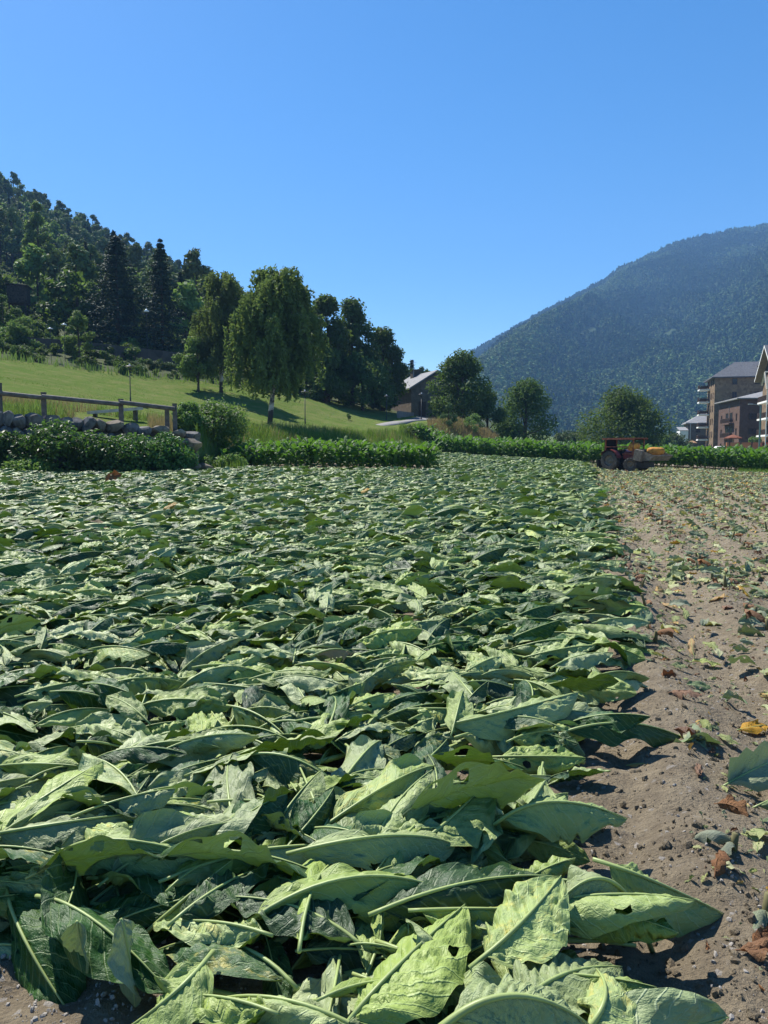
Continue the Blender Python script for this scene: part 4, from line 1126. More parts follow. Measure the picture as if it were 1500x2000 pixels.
# the wooded hillside
def forest_mesh(seed, kind):
    rng = np.random.default_rng(seed); b = MB()
    if kind == 'spruce':
        h, w = 9.0, 3.6; n = 700; f = rng.uniform(0, 1, n) ** 1.3; a = rng.uniform(0, 2 * pi, n)
        lay = np.floor(f * 14) / 14; fr = f * 14 - np.floor(f * 14)
        R = w / 2 * (1 - lay) * (1.0 - .75 * fr) * (1 + .22 * np.sin(a * 5 + lay * 40))
        C = np.stack([R * np.cos(a), R * np.sin(a), .5 + (h - .5) * f], -1); nr = np.stack([np.cos(a), np.sin(a), np.full(n, .9)], -1) + rng.normal(0, .4, (n, 3))
        quads_at(b, C, nr, .42 * rng.uniform(.6, 1.2, n), .20 * rng.uniform(.6, 1.2, n), rng, 0)
        b.tube([(0, 0, -.5), (0, 0, h)], [.12, .02], 5, 1, caps=False); mt = 'spruce'
    elif kind == 'pine':
        h = 9.0; bl = blobs_for(rng, 4.6, 6.2, 2.8, 13, .7); n = 900
        C, d = crown_pts(rng, bl, n, .4); quads_at(b, C, d + rng.normal(0, .6, d.shape) + [0, 0, .4], .34 * rng.uniform(.6, 1.2, n), .18 * rng.uniform(.6, 1.2, n), rng, 0)
        b.tube([(0, 0, -.5), (.1, 0, 5), (0, 0, 8)], [.16, .12, .04], 5, 1, caps=False); mt = 'pine'
    else:
        bl = blobs_for(rng, 5.6, 6.8, .8, 16, .75); n = 1100
        C, d = crown_pts(rng, bl, n, .45); quads_at(b, C, d + rng.normal(0, .6, d.shape) + [0, 0, .5], .36 * rng.uniform(.6, 1.2, n), .22 * rng.uniform(.6, 1.2, n), rng, 0)
        b.tube([(0, 0, -.5), (0, .1, 3), (0, 0, 6)], [.15, .1, .04], 5, 1, caps=False); mt = {'oak': 'oak', 'light': 'light_tree'}[kind]
    return b.mesh('hill_tree', [M[mt], M['bark']])
FOR = [forest_mesh(600 + i, k) for i, k in enumerate(['spruce', 'spruce', 'pine', 'pine', 'pine', 'oak', 'oak', 'light'])]
FLAB = ['dark pointed spruce among the trees of the wooded hillside'] * 2 + ['rounded dark pine among the trees of the wooded hillside'] * 3 + ['green leafy tree among the trees of the wooded hillside'] * 2 + ['pale green leafy tree among the trees of the wooded hillside']
FGRP = ['spruces on the wooded hillside'] * 2 + ['pines on the wooded hillside'] * 3 + ['leafy trees on the wooded hillside'] * 2 + ['pale leafy trees on the wooded hillside']
fr = np.random.default_rng(321)
pts = []
for y in np.arange(92, 316, 5.8):
    for x in np.arange(-.78 * y, .10 * y, 5.8):
        px, pz = x + fr.uniform(-2.2, 2.2), y + fr.uniform(-2.2, 2.2)
        k = px / pz
        if pz < np.interp(k, _tk, _td) + np.interp(k, [-.5, -.22, -.1], [22, 22, 8]): continue
        if k > -.16 and pz < 112: continue
        # the small grassy clearing high on the left
        if np.hypot((k + .475) * 100, (pz - 150) / 6) < 5: continue
        if k > .02 and pz < 130: continue
        if k > -.21 and pz < 160: continue
        if -.507 < k < -.448 and pz < 122: continue
        pts.append((px, pz))
pts = np.array(pts); k_ = pts[:, 0] / pts[:, 1]
vis = (k_ > -.56) & (k_ < -.13)
score = np.hypot(pts[:, 0], pts[:, 1]) + 1000 * ~vis
o_ = np.argsort(score); nI = 250
wv = np.array([.03, .04, .17, .17, .14, .15, .15, .15])
for i in o_[:nI]:
    x, y = pts[i]; v = int(fr.choice(8, p=wv))
    if fr.random() < .06: continue
    put('hill_tree', FOR[v], None, (x, y, H1(x, y) - .2), (0, 0, fr.uniform(0, 6.28)), (lambda s: (s * fr.uniform(.85, 1.15), s * fr.uniform(.85, 1.15), s * fr.uniform(.85, 1.25)))(fr.uniform(.95, 1.5)),
        label=FLAB[v], cat='tree', group=FGRP[v])
rp = pts[o_[nI:]]; n = len(rp)
scatter('far_woods', np.concatenate([rp, (H(rp[:, 0], rp[:, 1]) - .2)[:, None]], 1), np.stack([np.zeros(n), np.zeros(n), fr.uniform(0, 6.28, n)], -1), fr.uniform(.95, 1.5, n), fr.choice(8, n, p=wv), FOR)
# undergrowth along the wood's foot and on the slope
def shrub_mesh(seed, mat, n=420, w=2.6, h=1.6, leaf=.17):
    rng = np.random.default_rng(seed); b = MB(); bl = blobs_for(rng, w, h, 0, 8, .8)
    C, d = crown_pts(rng, bl, n, .3); quads_at(b, C, d + rng.normal(0, .6, d.shape) + [0, 0, .4], leaf * rng.uniform(.6, 1.2, n), leaf * .55 * rng.uniform(.6, 1.2, n), rng)
    return b.mesh('shrub', [M[mat]])
SHR = [shrub_mesh(700, 'oak_dark'), shrub_mesh(701, 'oak_dark'), shrub_mesh(702, 'pine'), shrub_mesh(703, 'oak'), shrub_mesh(704, 'light_tree')]
n = 2400; y = fr.uniform(76, 240, n); x = y * fr.uniform(-.7, .06, n)
tk = np.interp(x / y, _tk, _td); okm = (y > tk + .5); x, y = x[okm], y[okm]; n = len(x)
foot = (y - np.interp(x / y, _tk, _td)) < 9
scatter('undergrowth', np.stack([x, y, H(x, y) - .1], -1), np.stack([np.zeros(n), np.zeros(n), fr.uniform(0, 6.28, n)], -1), np.where(foot, fr.uniform(.5, 1.0, n), fr.uniform(.6, 1.5, n)), np.where(foot, fr.choice([0, 1, 2, 3], n), fr.integers(0, 5, n)), SHR)

# the far forest that covers the mountain
def mt_mesh(seed, kind):
    import bmesh
    rng = np.random.default_rng(seed); b = MB()
    if kind == 'cone':
        n = 60; f = rng.uniform(0, 1, n) ** 1.2; a = rng.uniform(0, 6.28, n); R = .32 * (1 - f) * rng.uniform(.7, 1.2, n)
        C = np.stack([R * np.cos(a), R * np.sin(a), .05 + 1.2 * f], -1); quads_at(b, C, np.stack([np.cos(a), np.sin(a), a * 0 + .6], -1) + rng.normal(0, .25, (n, 3)), .17, .12, rng)
    else:
        bl = blobs_for(rng, 1.0, 1.0, 0, 7, .8); n = 80
        C, d = crown_pts(rng, bl, n, .6); quads_at(b, C, d + rng.normal(0, .25, d.shape) + [0, 0, .3], .17 * rng.uniform(.7, 1.3, n), .11 * rng.uniform(.7, 1.3, n), rng)
    return b.mesh('far_tree', [M['mount_tree' if kind != 'light' else 'mount_light']])
MT = [mt_mesh(800, 'cone'), mt_mesh(801, 'cone'), mt_mesh(802, 'round'), mt_mesh(803, 'round'), mt_mesh(804, 'light'), mt_mesh(805, 'light')]
n = 62000; k = fr.uniform(-.02, .66, n); tt = fr.random(n) ** .80 * 1.0
dd = 560 + 1350 * tt; x = k * dd
pn = fbm(x * .008, dd * .008, 51, 4)
spur = np.exp(-((k - (.13 + (tt - .16) * .245)) / .045) ** 2)  # paler trees gather along the spur: its sunlight is put into their colour
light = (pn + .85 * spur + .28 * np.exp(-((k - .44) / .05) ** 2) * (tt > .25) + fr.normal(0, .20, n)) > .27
rocky = (fbm(x * .02, dd * .02, 61, 4) + .5 * sstep(.75, 1, tt) * sstep(.42, .5, k)) > .52
okm = ~rocky & (fr.random(n) < .97); x, dd, k, tt, light = x[okm], dd[okm], k[okm], tt[okm], light[okm]; n = len(x)
zz = mountain_z(k, tt)
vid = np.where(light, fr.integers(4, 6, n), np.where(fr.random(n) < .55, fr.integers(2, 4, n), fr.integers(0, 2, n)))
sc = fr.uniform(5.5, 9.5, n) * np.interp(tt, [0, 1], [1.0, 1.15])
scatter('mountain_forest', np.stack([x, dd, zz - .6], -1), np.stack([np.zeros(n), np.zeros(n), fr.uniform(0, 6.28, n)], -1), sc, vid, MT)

# ================================================================== GRASS, WEEDS, VINES
def blades(name, x, y, hgt, wid, mat, lean=.35, zoff=0.0, seed=1, kind='stuff'):
    rng = np.random.default_rng(seed); n = len(x); z = H(x, y) + zoff
    a = rng.uniform(0, 2 * pi, n); l = rng.uniform(0, lean, n) * hgt; la = rng.uniform(0, 2 * pi, n)
    w = wid * rng.uniform(.6, 1.3, n)
    px = np.stack([np.cos(a) * w, np.sin(a) * w, np.zeros(n)], -1); c = np.stack([x, y, z - .03], -1)
    mid = c + np.stack([np.cos(la) * l * .4, np.sin(la) * l * .4, hgt * .6], -1); tip = c + np.stack([np.cos(la) * l, np.sin(la) * l, hgt], -1)
    v = np.stack([c - px, c + px, mid + px * .7, tip, mid - px * .7], 1).reshape(-1, 3)
    i = np.arange(n)[:, None] * 5
    b = MB(); b.add(v, i + np.array([[0, 1, 2, 4]]))
    b.f.append(i + np.array([[4, 2, 3]])); b.m.append(np.zeros(n, int))
    return put(name, b.mesh(name, [M[mat]]), kind=kind)
gr = np.random.default_rng(555)
def region(n, pxr, dr):
    px = gr.uniform(*pxr, n); d = gr.uniform(*dr, n)
    return (px - 750) / 1500 * d, d
# tall weeds on the bank between the field and the meadow
x, y = region(30000, (385, 860), (36, 72)); k = kof(x, y); s = y - bd_of(k)
okm = (s > -3.2 - 2.2 * np.exp(-((k + .2) / .05) ** 2)) & (s < 15); okm &= ~((y < 47.2) & (x / y * 1500 + 750 > 440) & (y > 37))
x, y = x[okm], y[okm]; pn = fbm(x * .35, y * .35, 71, 3)
blades('bank_grass', x, y, .30 + .55 * np.clip(pn + .4, 0, 1) + gr.uniform(0, .25, len(x)), .022, 'grass', .5, seed=2)
x, y = region(9000, (430, 860), (40, 74)); k = kof(x, y); s = y - bd_of(k)
okm = (s > 0) & (s < 16) & (fbm(x * .3, y * .3, 81, 3) > .12); x, y = x[okm], y[okm]
blades('dry_bank_grass', x, y, gr.uniform(.4, .95, len(x)), .02, 'dry_grass', .5, seed=3)
# dry grass mound by the path
x, y = region(16000, (835, 972), (73, 93)); okm = (y > bd_of(kof(x, y)) + .2) & ((y < 82) | (x / y * 1500 > 120)); x, y = x[okm], y[okm]
blades('dry_mound_grass', x, y, gr.uniform(.35, .8, len(x)), .03, 'dry_grass', .6, seed=4)
x, y = region(5200, (780, 900), (72, 92)); okm = (y > bd_of(kof(x, y)) - .5) & ((y < 78) | (x / y * 1500 > 105)); x, y = x[okm], y[okm]
blades('mound_green_grass', x, y, gr.uniform(.3, .7, len(x)), .03, 'grass', .6, seed=5)
# grass on the meadow
x, y = region(24000, (-120, 830), (36, 106)); k = kof(x, y); okm = (y < np.interp(k, _tk, _td) + 1) & (y > bd_of(k) + 4); x, y = x[okm], y[okm]
blades('meadow_grass', x, y, gr.uniform(.02, .07, len(x)), .035, 'grass', 1.2, seed=6)
# tall stalky weeds along the top of the meadow and behind the fence
x, y = region(9000, (-200, 345), (34.2, 41)); pn = fbm(x * .5, y * .5, 91, 3)
pxx = x / y * 1500 + 750; okm = (y > bd_of(kof(x, y)) + .8) & ~((pxx > 150) & (pxx < 292) & (y < 39.6)); x, y, pn = x[okm], y[okm], pn[okm]
half = pn > 0
blades('tall_dry_weeds', x[half], y[half], gr.uniform(.3, .85, half.sum()), .014, 'dry_grass', .4, seed=7)
blades('tall_green_weeds', x[~half], y[~half], gr.uniform(.25, .7, (~half).sum()), .018, 'weed', .5, seed=8)
x, y = region(6500, (-150, 560), (64, 92)); k = kof(x, y); tk = np.interp(k, _tk, _td); okm = (abs(y - tk) < 1.6); x, y = x[okm], y[okm]
blades('meadow_rim_weeds', x, y, gr.uniform(.4, 1.1, len(x)), .04, 'weed', .5, seed=9)
# the weedy rim of the field at the foot of the wall
x, y = region(16000, (-250, 470), (29.5, 37)); k = kof(x, y); lim = np.interp(k, (np.array([-400, 0, 100, 380, 470]) - 750) / 1500, [30, 30.0, 31.0, 33.6, 36.5])
okm = (y > lim + gr.uniform(-.5, .8, len(x))) & (y < bd_of(k) - .3); x, y = x[okm], y[okm]
blades('field_rim_weeds', x, y, gr.uniform(.08, .34, len(x)), .02, 'weed', .6, seed=10)
x, y = region(7000, (1440, 1700), (48, 60)); blades('field_end_grass', x, y, gr.uniform(.1, .35, len(x)), .02, 'grass', .6, seed=11)

# vines that hang over the wall
for i, (px, py, d, w, h, lb) in enumerate(((20, 926, 32.0, 2.8, 1.75, 'dark leafy vine mound at the left rim of the wall foot'), (110, 926, 31.9, 2.9, 2.3, 'tallest vine mound climbing onto the stone wall'),
                                   (190, 924, 32.3, 2.9, 1.85, 'low vine mound under the pale wall stones'), (262, 922, 32.9, 2.9, 1.75, 'vine mound below the middle fence post'),
                                   (325, 920, 33.7, 2.6, 1.75, 'vine mound below the end of the fence'), (-60, 926, 31.9, 3.0, 2.4, 'vine mound beyond the first fence post'), (60, 930, 31.2, 2.4, .8, 'pale low nettle clump before the vine mounds'))):
    make_tree('vine', gpos(px, py, d, .1), h * 1.12, w * 1.1, .0, lb, 'vine' if i < 6 else 'weed', 5200 if i < 6 else 2500, .085, 34, .85, .03, 900 + i, cat='vine', shell=.5)

# ================================================================== STONE WALL AND FENCE
ST = [rock(1000 + i, M['stone'] if i % 3 else M['stone_warm'], 2, (1.0, .75, .72)) for i in range(9)]
sr = np.random.default_rng(31)
wall = put('stone_wall', None, None, (-12.0, 33.2, .5), label='rough dry stone wall half covered by vines, below the wooden fence', cat='wall')
w0 = np.array([-12.0, 33.2, .5])
for course in range(4):
    px = -130.0 + course * 9
    while px < 392 - course * 6:
        k = (px - 750) / 1500; d = float(bd_of(k)) - .28
        L = sr.uniform(.42, .85); z0 = float(h_field(k * d, d)); ztop = H1(k * (d + 1.6), d + 1.6)
        hh = (ztop - z0 + .06) / 4
        p = np.array([k * d + L / 2, d + sr.uniform(-.1, .1), z0 + hh * (course + .5) + sr.uniform(-.04, .05)])
        put('stone', ST[int(sr.integers(9))], wall, p - w0, (sr.uniform(-.25, .25), sr.uniform(-.2, .2), sr.uniform(-.3, .3) + (pi if sr.random() < .5 else 0)), (L * 1.25, .75, hh * 1.75))
        px += L * 1500 / d * .93
core = MB(); cv = []
for px in np.linspace(-160, 384, 40):
    k = (px - 750) / 1500; d = float(bd_of(k)) - .16; z0 = float(h_field(k * d, d)); zt = H1(k * (d + 1.6), d + 1.6) - .22
    cv += [(k * d, d, z0 - .2), (k * d, d, zt), (k * (d + .9), d + .9, zt)]
core.add(np.array(cv) - w0, [[3 * i + j, 3 * i + 3 + j, 3 * i + 4 + j, 3 * i + 1 + j] for i in range(39) for j in (0, 1)]); put('earth_core', core.mesh('earth_core', [M['w_dark']]), wall)
for (px, py, d, s) in ((352, 866, 34.2, .9), (376, 868, 34.6, .95), (368, 895, 34.2, .8)):
    put('stone', ST[int(sr.integers(9))], wall, at(px, py, d) - w0, (.3, .2, sr.uniform(0, 3)), (s * 1.2, s * .8, s))

fence = put('wooden_fence', None, None, (-12.0, 34.0, 2.6), label='weathered grey wooden post and rail fence along the top of the stone wall', cat='fence')
f0 = np.array([-12.0, 34.0, 2.6])
posts = [(-90, 742, 808, 33.3), (-2, 750, 818, 33.6), (85, 768, 826, 33.9), (236, 781, 834, 34.6), (326, 797, 838, 35.4), (341, 790, 842, 35.2)]
for (px, y0, y1, d) in posts:
    a, c = at(px, y0, d), at(px, y1 + 14, d)
    b = MB(); hgt = a[2] - c[2]; b.box((0, 0, hgt / 2), (.18, .16, hgt)); b.box((0, 0, hgt + .02), (.20, .18, .045))
    put('post', b.mesh('post', [M['wood']]), fence, np.array([a[0], d, c[2]]) - f0, (0, 0, .1))
rails = [((-150, 754, 33.2), (-2, 768, 33.5)), ((-2, 768, 33.5), (85, 777, 33.8)), ((85, 775, 33.8), (236, 790, 34.5)), ((236, 786, 34.5), (343, 799, 35.2))]
for (p, q) in rails:
    a, c = at(*p), at(*q); a[1] -= .17; c[1] -= .17
    b = MB(); dv = c - a; L = np.linalg.norm(dv); b.tube([a - a, dv], .10, 8)
    me = b.mesh('rail', [M['wood']], False); put('rail', me, fence, a - f0)

bench = put('bench', None, None, at(225, 810, 38.5), label='pale wooden plank bench standing in the grass behind the fence', cat='bench')
b0 = np.array(at(225, 810, 38.5)); A_ = at(173, 806, 37.6); B_ = at(276, 797.5, 39.4)
mid_ = (A_ + B_) / 2; dv = B_ - A_; L = float(np.linalg.norm(dv)); rz = math.atan2(dv[1], dv[0]); ry = -math.asin(dv[2] / L)
for j in range(3):
    b = MB(); b.box((0, 0, 0), (L, .135, .15)); off = Vector((0, (j - 1) * .15, 0)); off.rotate(Euler((0, ry, rz)))
    put('plank', b.mesh('plank', [M['pale_wood']]), bench, Vector(mid_ - b0) + off, (0, ry, rz))
for sgn in (-.38, .38):
    pz = mid_ + dv * sgn; gz = H1(pz[0], pz[1]); b = MB(); hh = max(.2, pz[2] - .03 - gz + .1); b.box((0, 0, -hh / 2), (.08, .40, hh))
    put('leg', b.mesh('leg', [M['wood']]), bench, pz - b0 - np.array([0, 0, .03]), (0, 0, rz))

# ================================================================== STREET LAMPS
def lamp_parts():
    b = MB(); b.tube([(0, 0, -.3), (0, 0, .5), (0, 0, .55), (0, 0, 2.75)], [.07, .07, .045, .04], 8); pole = b.mesh('pole', [M['iron']], True)
    b = MB(); b.lathe([(.0, 2.74), (.10, 2.76), (.06, 2.84), (.15, 2.98), (.16, 3.02), (.15, 3.04)], n=14); b.tube([(.12, 0, 2.98), (.16, 0, 3.2)], .012, 4); b.tube([(-.12, 0, 2.98), (-.16, 0, 3.2)], .012, 4); b.tube([(0, .12, 2.98), (0, .16, 3.2)], .012, 4); b.tube([(0, -.12, 2.98), (0, -.16, 3.2)], .012, 4)
    lantern = b.mesh('lantern', [M['iron']], True)
    b = MB(); b.lathe([(.0, 3.30), (.18, 3.27), (.40, 3.22), (.43, 3.19), (.40, 3.175), (.0, 3.18)], n=20); hood = b.mesh('hood', [M['iron']], True)
    b = MB(); b.lathe([(.0, 3.42), (.07, 3.40), (.085, 3.34), (.06, 3.29), (0, 3.28)], n=12); fin = b.mesh('finial', [M['lamp_white']], True)
    return (('pole', pole), ('lantern', lantern), ('hood', hood), ('finial', fin))
LP = lamp_parts()
def lamp(pos, label, s=1.0, pale=False, group=None):
    o = put('street_lamp', None, None, pos, scale=(.5, .5, s) if pale else s, label=label, cat='street lamp', group=group)
    for nm, me in LP: put(nm, (HOOD_SUNLIT if (pale and nm == 'hood') else me), o)
b = MB(); b.lathe([(.0, 3.34), (.22, 3.31), (.55, 3.25), (.58, 3.21), (.55, 3.19), (.0, 3.20)], n=20); HOOD_SUNLIT = b.mesh('hood', [M['lamp_white']], True)  # pale version of the iron hood, sunlight on its top put into the colour
p = at(255, 786, 60); lamp((p[0], p[1], H1(p[0], p[1])), 'dark lantern street lamp with disc hood on the meadow behind the fence', .88)
p = at(596, 829, 72); lamp((p[0], p[1], H1(p[0], p[1])), 'thin dark street lamp on the meadow right of the birch trunk', .92)
p = at(755, 826, 88); lamp((p[0], p[1], H1(p[0], p[1])), 'dark street lamp where the meadow meets the paved path', .85)
p = at(823, 822, 90); lamp((p[0], p[1], H1(p[0], p[1])), 'dark street lamp beside the path in front of the stone house', .92)
for (px, py, d) in ((125, 633, 83), (98, 641, 82), (286, 606, 90)):
    p = at(px, py, d); z = H1(p[0], p[1]); s = max(.7, (p[2] - z) / 3.28)
    s = min(s, 2.6)
    lamp((p[0], p[1], p[2] - 3.28 * s), 'slender lamp with a disc hood coloured pale as if sunlit among the hillside trees', s, True, 'lamps with pale sunlit hoods on the wooded hillside')

# dark terrace wall and shack on the hillside
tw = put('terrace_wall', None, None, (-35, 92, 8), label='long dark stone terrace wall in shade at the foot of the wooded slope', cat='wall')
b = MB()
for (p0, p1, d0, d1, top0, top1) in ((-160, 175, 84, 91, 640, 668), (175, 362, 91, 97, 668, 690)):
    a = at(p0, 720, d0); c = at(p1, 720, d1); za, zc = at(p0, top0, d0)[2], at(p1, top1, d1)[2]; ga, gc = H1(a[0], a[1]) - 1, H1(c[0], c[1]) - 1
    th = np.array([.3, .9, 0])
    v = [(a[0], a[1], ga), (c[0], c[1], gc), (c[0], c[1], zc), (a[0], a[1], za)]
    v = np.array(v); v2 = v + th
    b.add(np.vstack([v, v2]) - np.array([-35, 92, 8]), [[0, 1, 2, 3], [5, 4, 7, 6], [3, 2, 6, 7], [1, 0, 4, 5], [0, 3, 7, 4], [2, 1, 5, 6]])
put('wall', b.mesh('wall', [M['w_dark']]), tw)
sp0 = at(38, 612, 112); gz = H1(sp0[0], sp0[1])
sh = put('shack', None, None, (sp0[0], sp0[1], gz), (0, 0, .2), label='small dark wooden shack on stilts on the hillside clearing', cat='shack')
topz = at(38, 560, 112)[2] - gz; botz = at(38, 594, 112)[2] - gz
b = MB(); b.box((0, 0, (topz + botz) / 2), (2.6, 2.2, topz - botz)); put('wall', b.mesh('wall', [M['bark']]), sh)
b = MB(); b.box((0, 0, topz + .08), (3.1, 2.7, .16), ry=.08); put('roof', b.mesh('roof', [M['bark']]), sh)
for sx in (-1.1, 1.1):
    for sy in (-.9, .9):
        b = MB(); b.box((sx, sy, botz / 2 - .3), (.16, .16, botz + .6)); put('leg', b.mesh('leg', [M['bark']]), sh)

# ================================================================== BUILDINGS
def win_mesh(w, h, fr=.09):
    b = MB()
    for c, s in (((0, -.03, h / 2 - fr / 2), (w, .08, fr)), ((0, -.03, -h / 2 + fr / 2), (w, .08, fr)), ((-w / 2 + fr / 2, -.03, 0), (fr, .08, h - 2 * fr)), ((w / 2 - fr / 2, -.03, 0), (fr, .08, h - 2 * fr)), ((0, -.03, 0), (fr * .7, .07, h - 2 * fr))): b.box(c, s)
    f = b.mesh('window', [M['brown_frame']]); b = MB(); b.box((0, -.012, 0), (w - 1.6 * fr, .02, h - 1.6 * fr)); p = b.mesh('pane', [M['glass']])
    return f, p
WIN = {k: win_mesh(*k) for k in ((1.0, 1.3), (.7, 1.4), (1.6, 2.0), (.9, 1.7), (1.5, 1.2))}
def window(o, face, a, z, key):
    f, p = WIN[key]
    loc, rz = ((a, 0, z), 0) if face == 'front' else ((0, a, z), -pi / 2)
    w = put('window', f, o, loc, (0, 0, rz)); put('pane', p, w)
def balcony(o, face, a, z, w, dep=1.1, slab='white_trim', rail='brown_frame'):
    b = MB(); b.box((0, -dep / 2, 0), (w, dep, .30)); s = b.mesh('balcony', [M[slab]])
    loc, rz = ((a, -.002, z), 0) if face == 'front' else ((-.002, a, z), -pi / 2)
    q = put('balcony', s, o, loc, (0, 0, rz))
    b = MB(); b.box((0, -dep + .04, 1.05), (w, .06, .07))
    for i in range(int(w / .14)): b.box((-w / 2 + .06 + i * .14, -dep + .04, .6), (.05, .03, .84))
    for sx in (-1, 1): b.box((sx * (w / 2 - .03), -dep / 2, 1.05), (.06, dep - .1, .07)); b.box((sx * (w / 2 - .03), -dep / 2, .6), (.05, dep * .8, .5))
    r = put('railing', b.mesh('railing', [M[rail]]), q); r['kind'] = 'stuff'
def hip_roof(o, W, D, eave, ridge, mat, ov=.7, run=None, gable=False):
    b = MB(); x0, x1, y0, y1 = -ov, W + ov, -ov, D + ov; rr = run if run is not None else min(W, D) / 2
    th = .22
    if W >= D: r0, r1 = (x0 + (0 if gable else rr), (y0 + y1) / 2, ridge), (x1 - (0 if gable else rr), (y0 + y1) / 2, ridge)
    else: r0, r1 = ((x0 + x1) / 2, y0 + (0 if gable else rr), ridge), ((x0 + x1) / 2, y1 - (0 if gable else rr), ridge)
    E = [(x0, y0, eave), (x1, y0, eave), (x1, y1, eave), (x0, y1, eave)]
    if W >= D: F = [[0, 1, 5, 4], [2, 3, 4, 5]]; T = [[1, 2, 5], [3, 0, 4]]
    else: F = [[1, 2, 5, 4], [3, 0, 4, 5]]; T = [[0, 1, 4], [2, 3, 5]]
    v = np.array(E + [r0, r1]); b.add(v, F); b.f.append(np.array(T) + b.n - 6); b.m.append(np.zeros(2, int))
    v2 = np.array(E); v3 = v2 - np.array([0, 0, th]); b.add(np.vstack([v2, v3]), [[0, 4, 5, 1], [1, 5, 6, 2], [2, 6, 7, 3], [3, 7, 4, 0], [4, 7, 6, 5]])
    return put('roof', b.mesh('roof', [M[mat]]), o)
def house(name, px, d, phi, label, cat='building'):
    p = at(px, 880, d); return put(name, None, None, (p[0], p[1], .6), (0, 0, -phi), label=label, cat=cat)
def walls(o, W, D, h, mat, z0=-1.0, left=None):
    b = MB(); b.box((W / 2, D / 2, (h + z0) / 2), (W, D, h - z0)); return put('wall', b.mesh('wall', [M[mat]]), o)
def zpx(py, d): return CAM_H + (880 - py) / 1500 * d - .6

# tall block
o = house('apartment_building', 1392, 170, radians(15), 'tall brown stone apartment block with slate hip roof and white balconies on its side')
ev = zpx(739, 170); walls(o, 26, 11, ev, 'w_stone')
rf = hip_roof(o, 26, 11, ev + .02, zpx(711, 175), 'slate', .8, 5.5)
for (xx, ww) in ((11.0, 3.4), (16.5, 3.4)):
    b = MB(); zz = ev + 1.2; b.box((xx, 3.2, zz), (ww, 3.2, 2.3)); dm = put('dormer', b.mesh('dormer', [M['brown_frame']]), o)
    b = MB(); b.box((xx, 3.0, zz + 1.35), (ww + .8, 4.4, .22), rx=-.06); put('dormer_roof', b.mesh('dormer_roof', [M['slate']]), o)
for fl in range(6):
    z = 1.6 + fl * 2.85
    if z + 1 > ev: break
    for yy in (2.0, 4.6): window(o, 'left', yy, z, (.7, 1.4))
    balcony(o, 'left', 9.0, z - 1.1, 3.2, 2.2)
    window(o, 'left', 9.0, z + .1, (1.6, 2.0))
    for xx in (4.0, 8.5, 13.0, 17.5): window(o, 'front', xx, z, (1.0, 1.3))
# middle block
o = house('apartment_building', 1442, 150, radians(9), 'three storey reddish stone apartment house with pale slate roof and loggia balconies')
ev = zpx(779, 150); walls(o, 14, 15, ev, 'w_brick')
hip_roof(o, 14, 15, ev + .02, zpx(765, 157), 'slate_pale', .75, 6.5)
for fl in range(3):
    z = 1.7 + fl * 2.9
    for yy in (2.0, 12.6): window(o, 'left', yy, z, (.7, 1.4))
    for yy in (5.6, 8.6): window(o, 'left', yy, z, (1.6, 2.0))
    if fl: balcony(o, 'left', 7.1, z - 1.25, 6.4, .9, 'w_brick', 'brown_frame')
    for xx in (2.4, 4.6, 7.6, 10.5): window(o, 'front', xx, z, (1.5, 1.2) if fl else (.9, 1.7))
b = MB(); b.tube([(-.06, 7.1, .3), (-.06, 7.1, ev - 1)], .05, 5); put('downpipe', b.mesh('downpipe', [M['grey_metal']]), o)
# right block with gable
o = house('apartment_building', 1515, 128, radians(15), 'brown gabled apartment building with broad white verge boards and white balconies')
ev = zpx(722, 128); walls(o, 16, 12, ev - .3, 'w_stone')
D = 12.0; rz_ = zpx(668, 128)
b = MB(); ov = 1.2; ym = D / 2
prof = [(-1.3, ev - .9), (ym, rz_), (D + 1.3, ev - .9)]
v = np.array([(x, y, z) for x in (-ov, 16 + ov) for (y, z) in prof] + [(x, y, z - .35) for x in (-ov, 16 + ov) for (y, z) in prof])
b.add(v, [[0, 3, 4, 1], [1, 4, 5, 2]]); b.add(v, [[6, 7, 10, 9], [7, 8, 11, 10]], 1)
b.add(v, [[0, 1, 7, 6], [1, 2, 8, 7], [3, 9, 10, 4], [4, 10, 11, 5], [0, 6, 9, 3], [2, 5, 11, 8]], 2)
put('roof', b.mesh('roof', [M['slate'], M['tan_board'], M['white_trim']]), o)
b = MB(); g_ = np.array([(.02, 0, ev - .6), (.02, D, ev - .6), (.02, ym, rz_ - .8), (15.9, 0, ev - .6), (15.9, D, ev - .6), (15.9, ym, rz_ - .8)])
b.add(g_, [[0, 1, 4, 3]]); b.f.append(np.array([[0, 2, 1], [3, 4, 5]]) + b.n - 6); b.m.append(np.zeros(2, int)); put('gable', b.mesh('gable', [M['bark']]), o)
for fl in range(4):
    z = 1.8 + fl * 2.85
    balcony(o, 'left', 4.5, z - 1.25, 7.5, 1.5)
    for yy in (2.2, 6.4): window(o, 'left', yy, z, (1.6, 2.0))
    for xx in (3, 7, 11): window(o, 'front', xx, z, (1.0, 1.3))
b = MB(); b.tube([(-1.55, .3, .8), (-1.55, .3, ev - 1.3)], .07, 6); put('downpipe', b.mesh('downpipe', [M['white_trim']]), o)
b = MB()
for (a, c) in (((-2.2, -2.6, ev - 3.6), (-2.2, -.5, ev - .6)), ((-2.2, 1.6, ev - 2.6), (-2.2, -.5, ev - .6)), ((-2.2, -.5, ev - .6), (0, -.5, ev - .6)), ((-2.2, -.5, ev - .6), (-2.2, -.5, ev - 2.4))): b.tube([a, c], .14, 5)
put('timber_bracket', b.mesh('timber_bracket', [M['pale_wood']]), o)
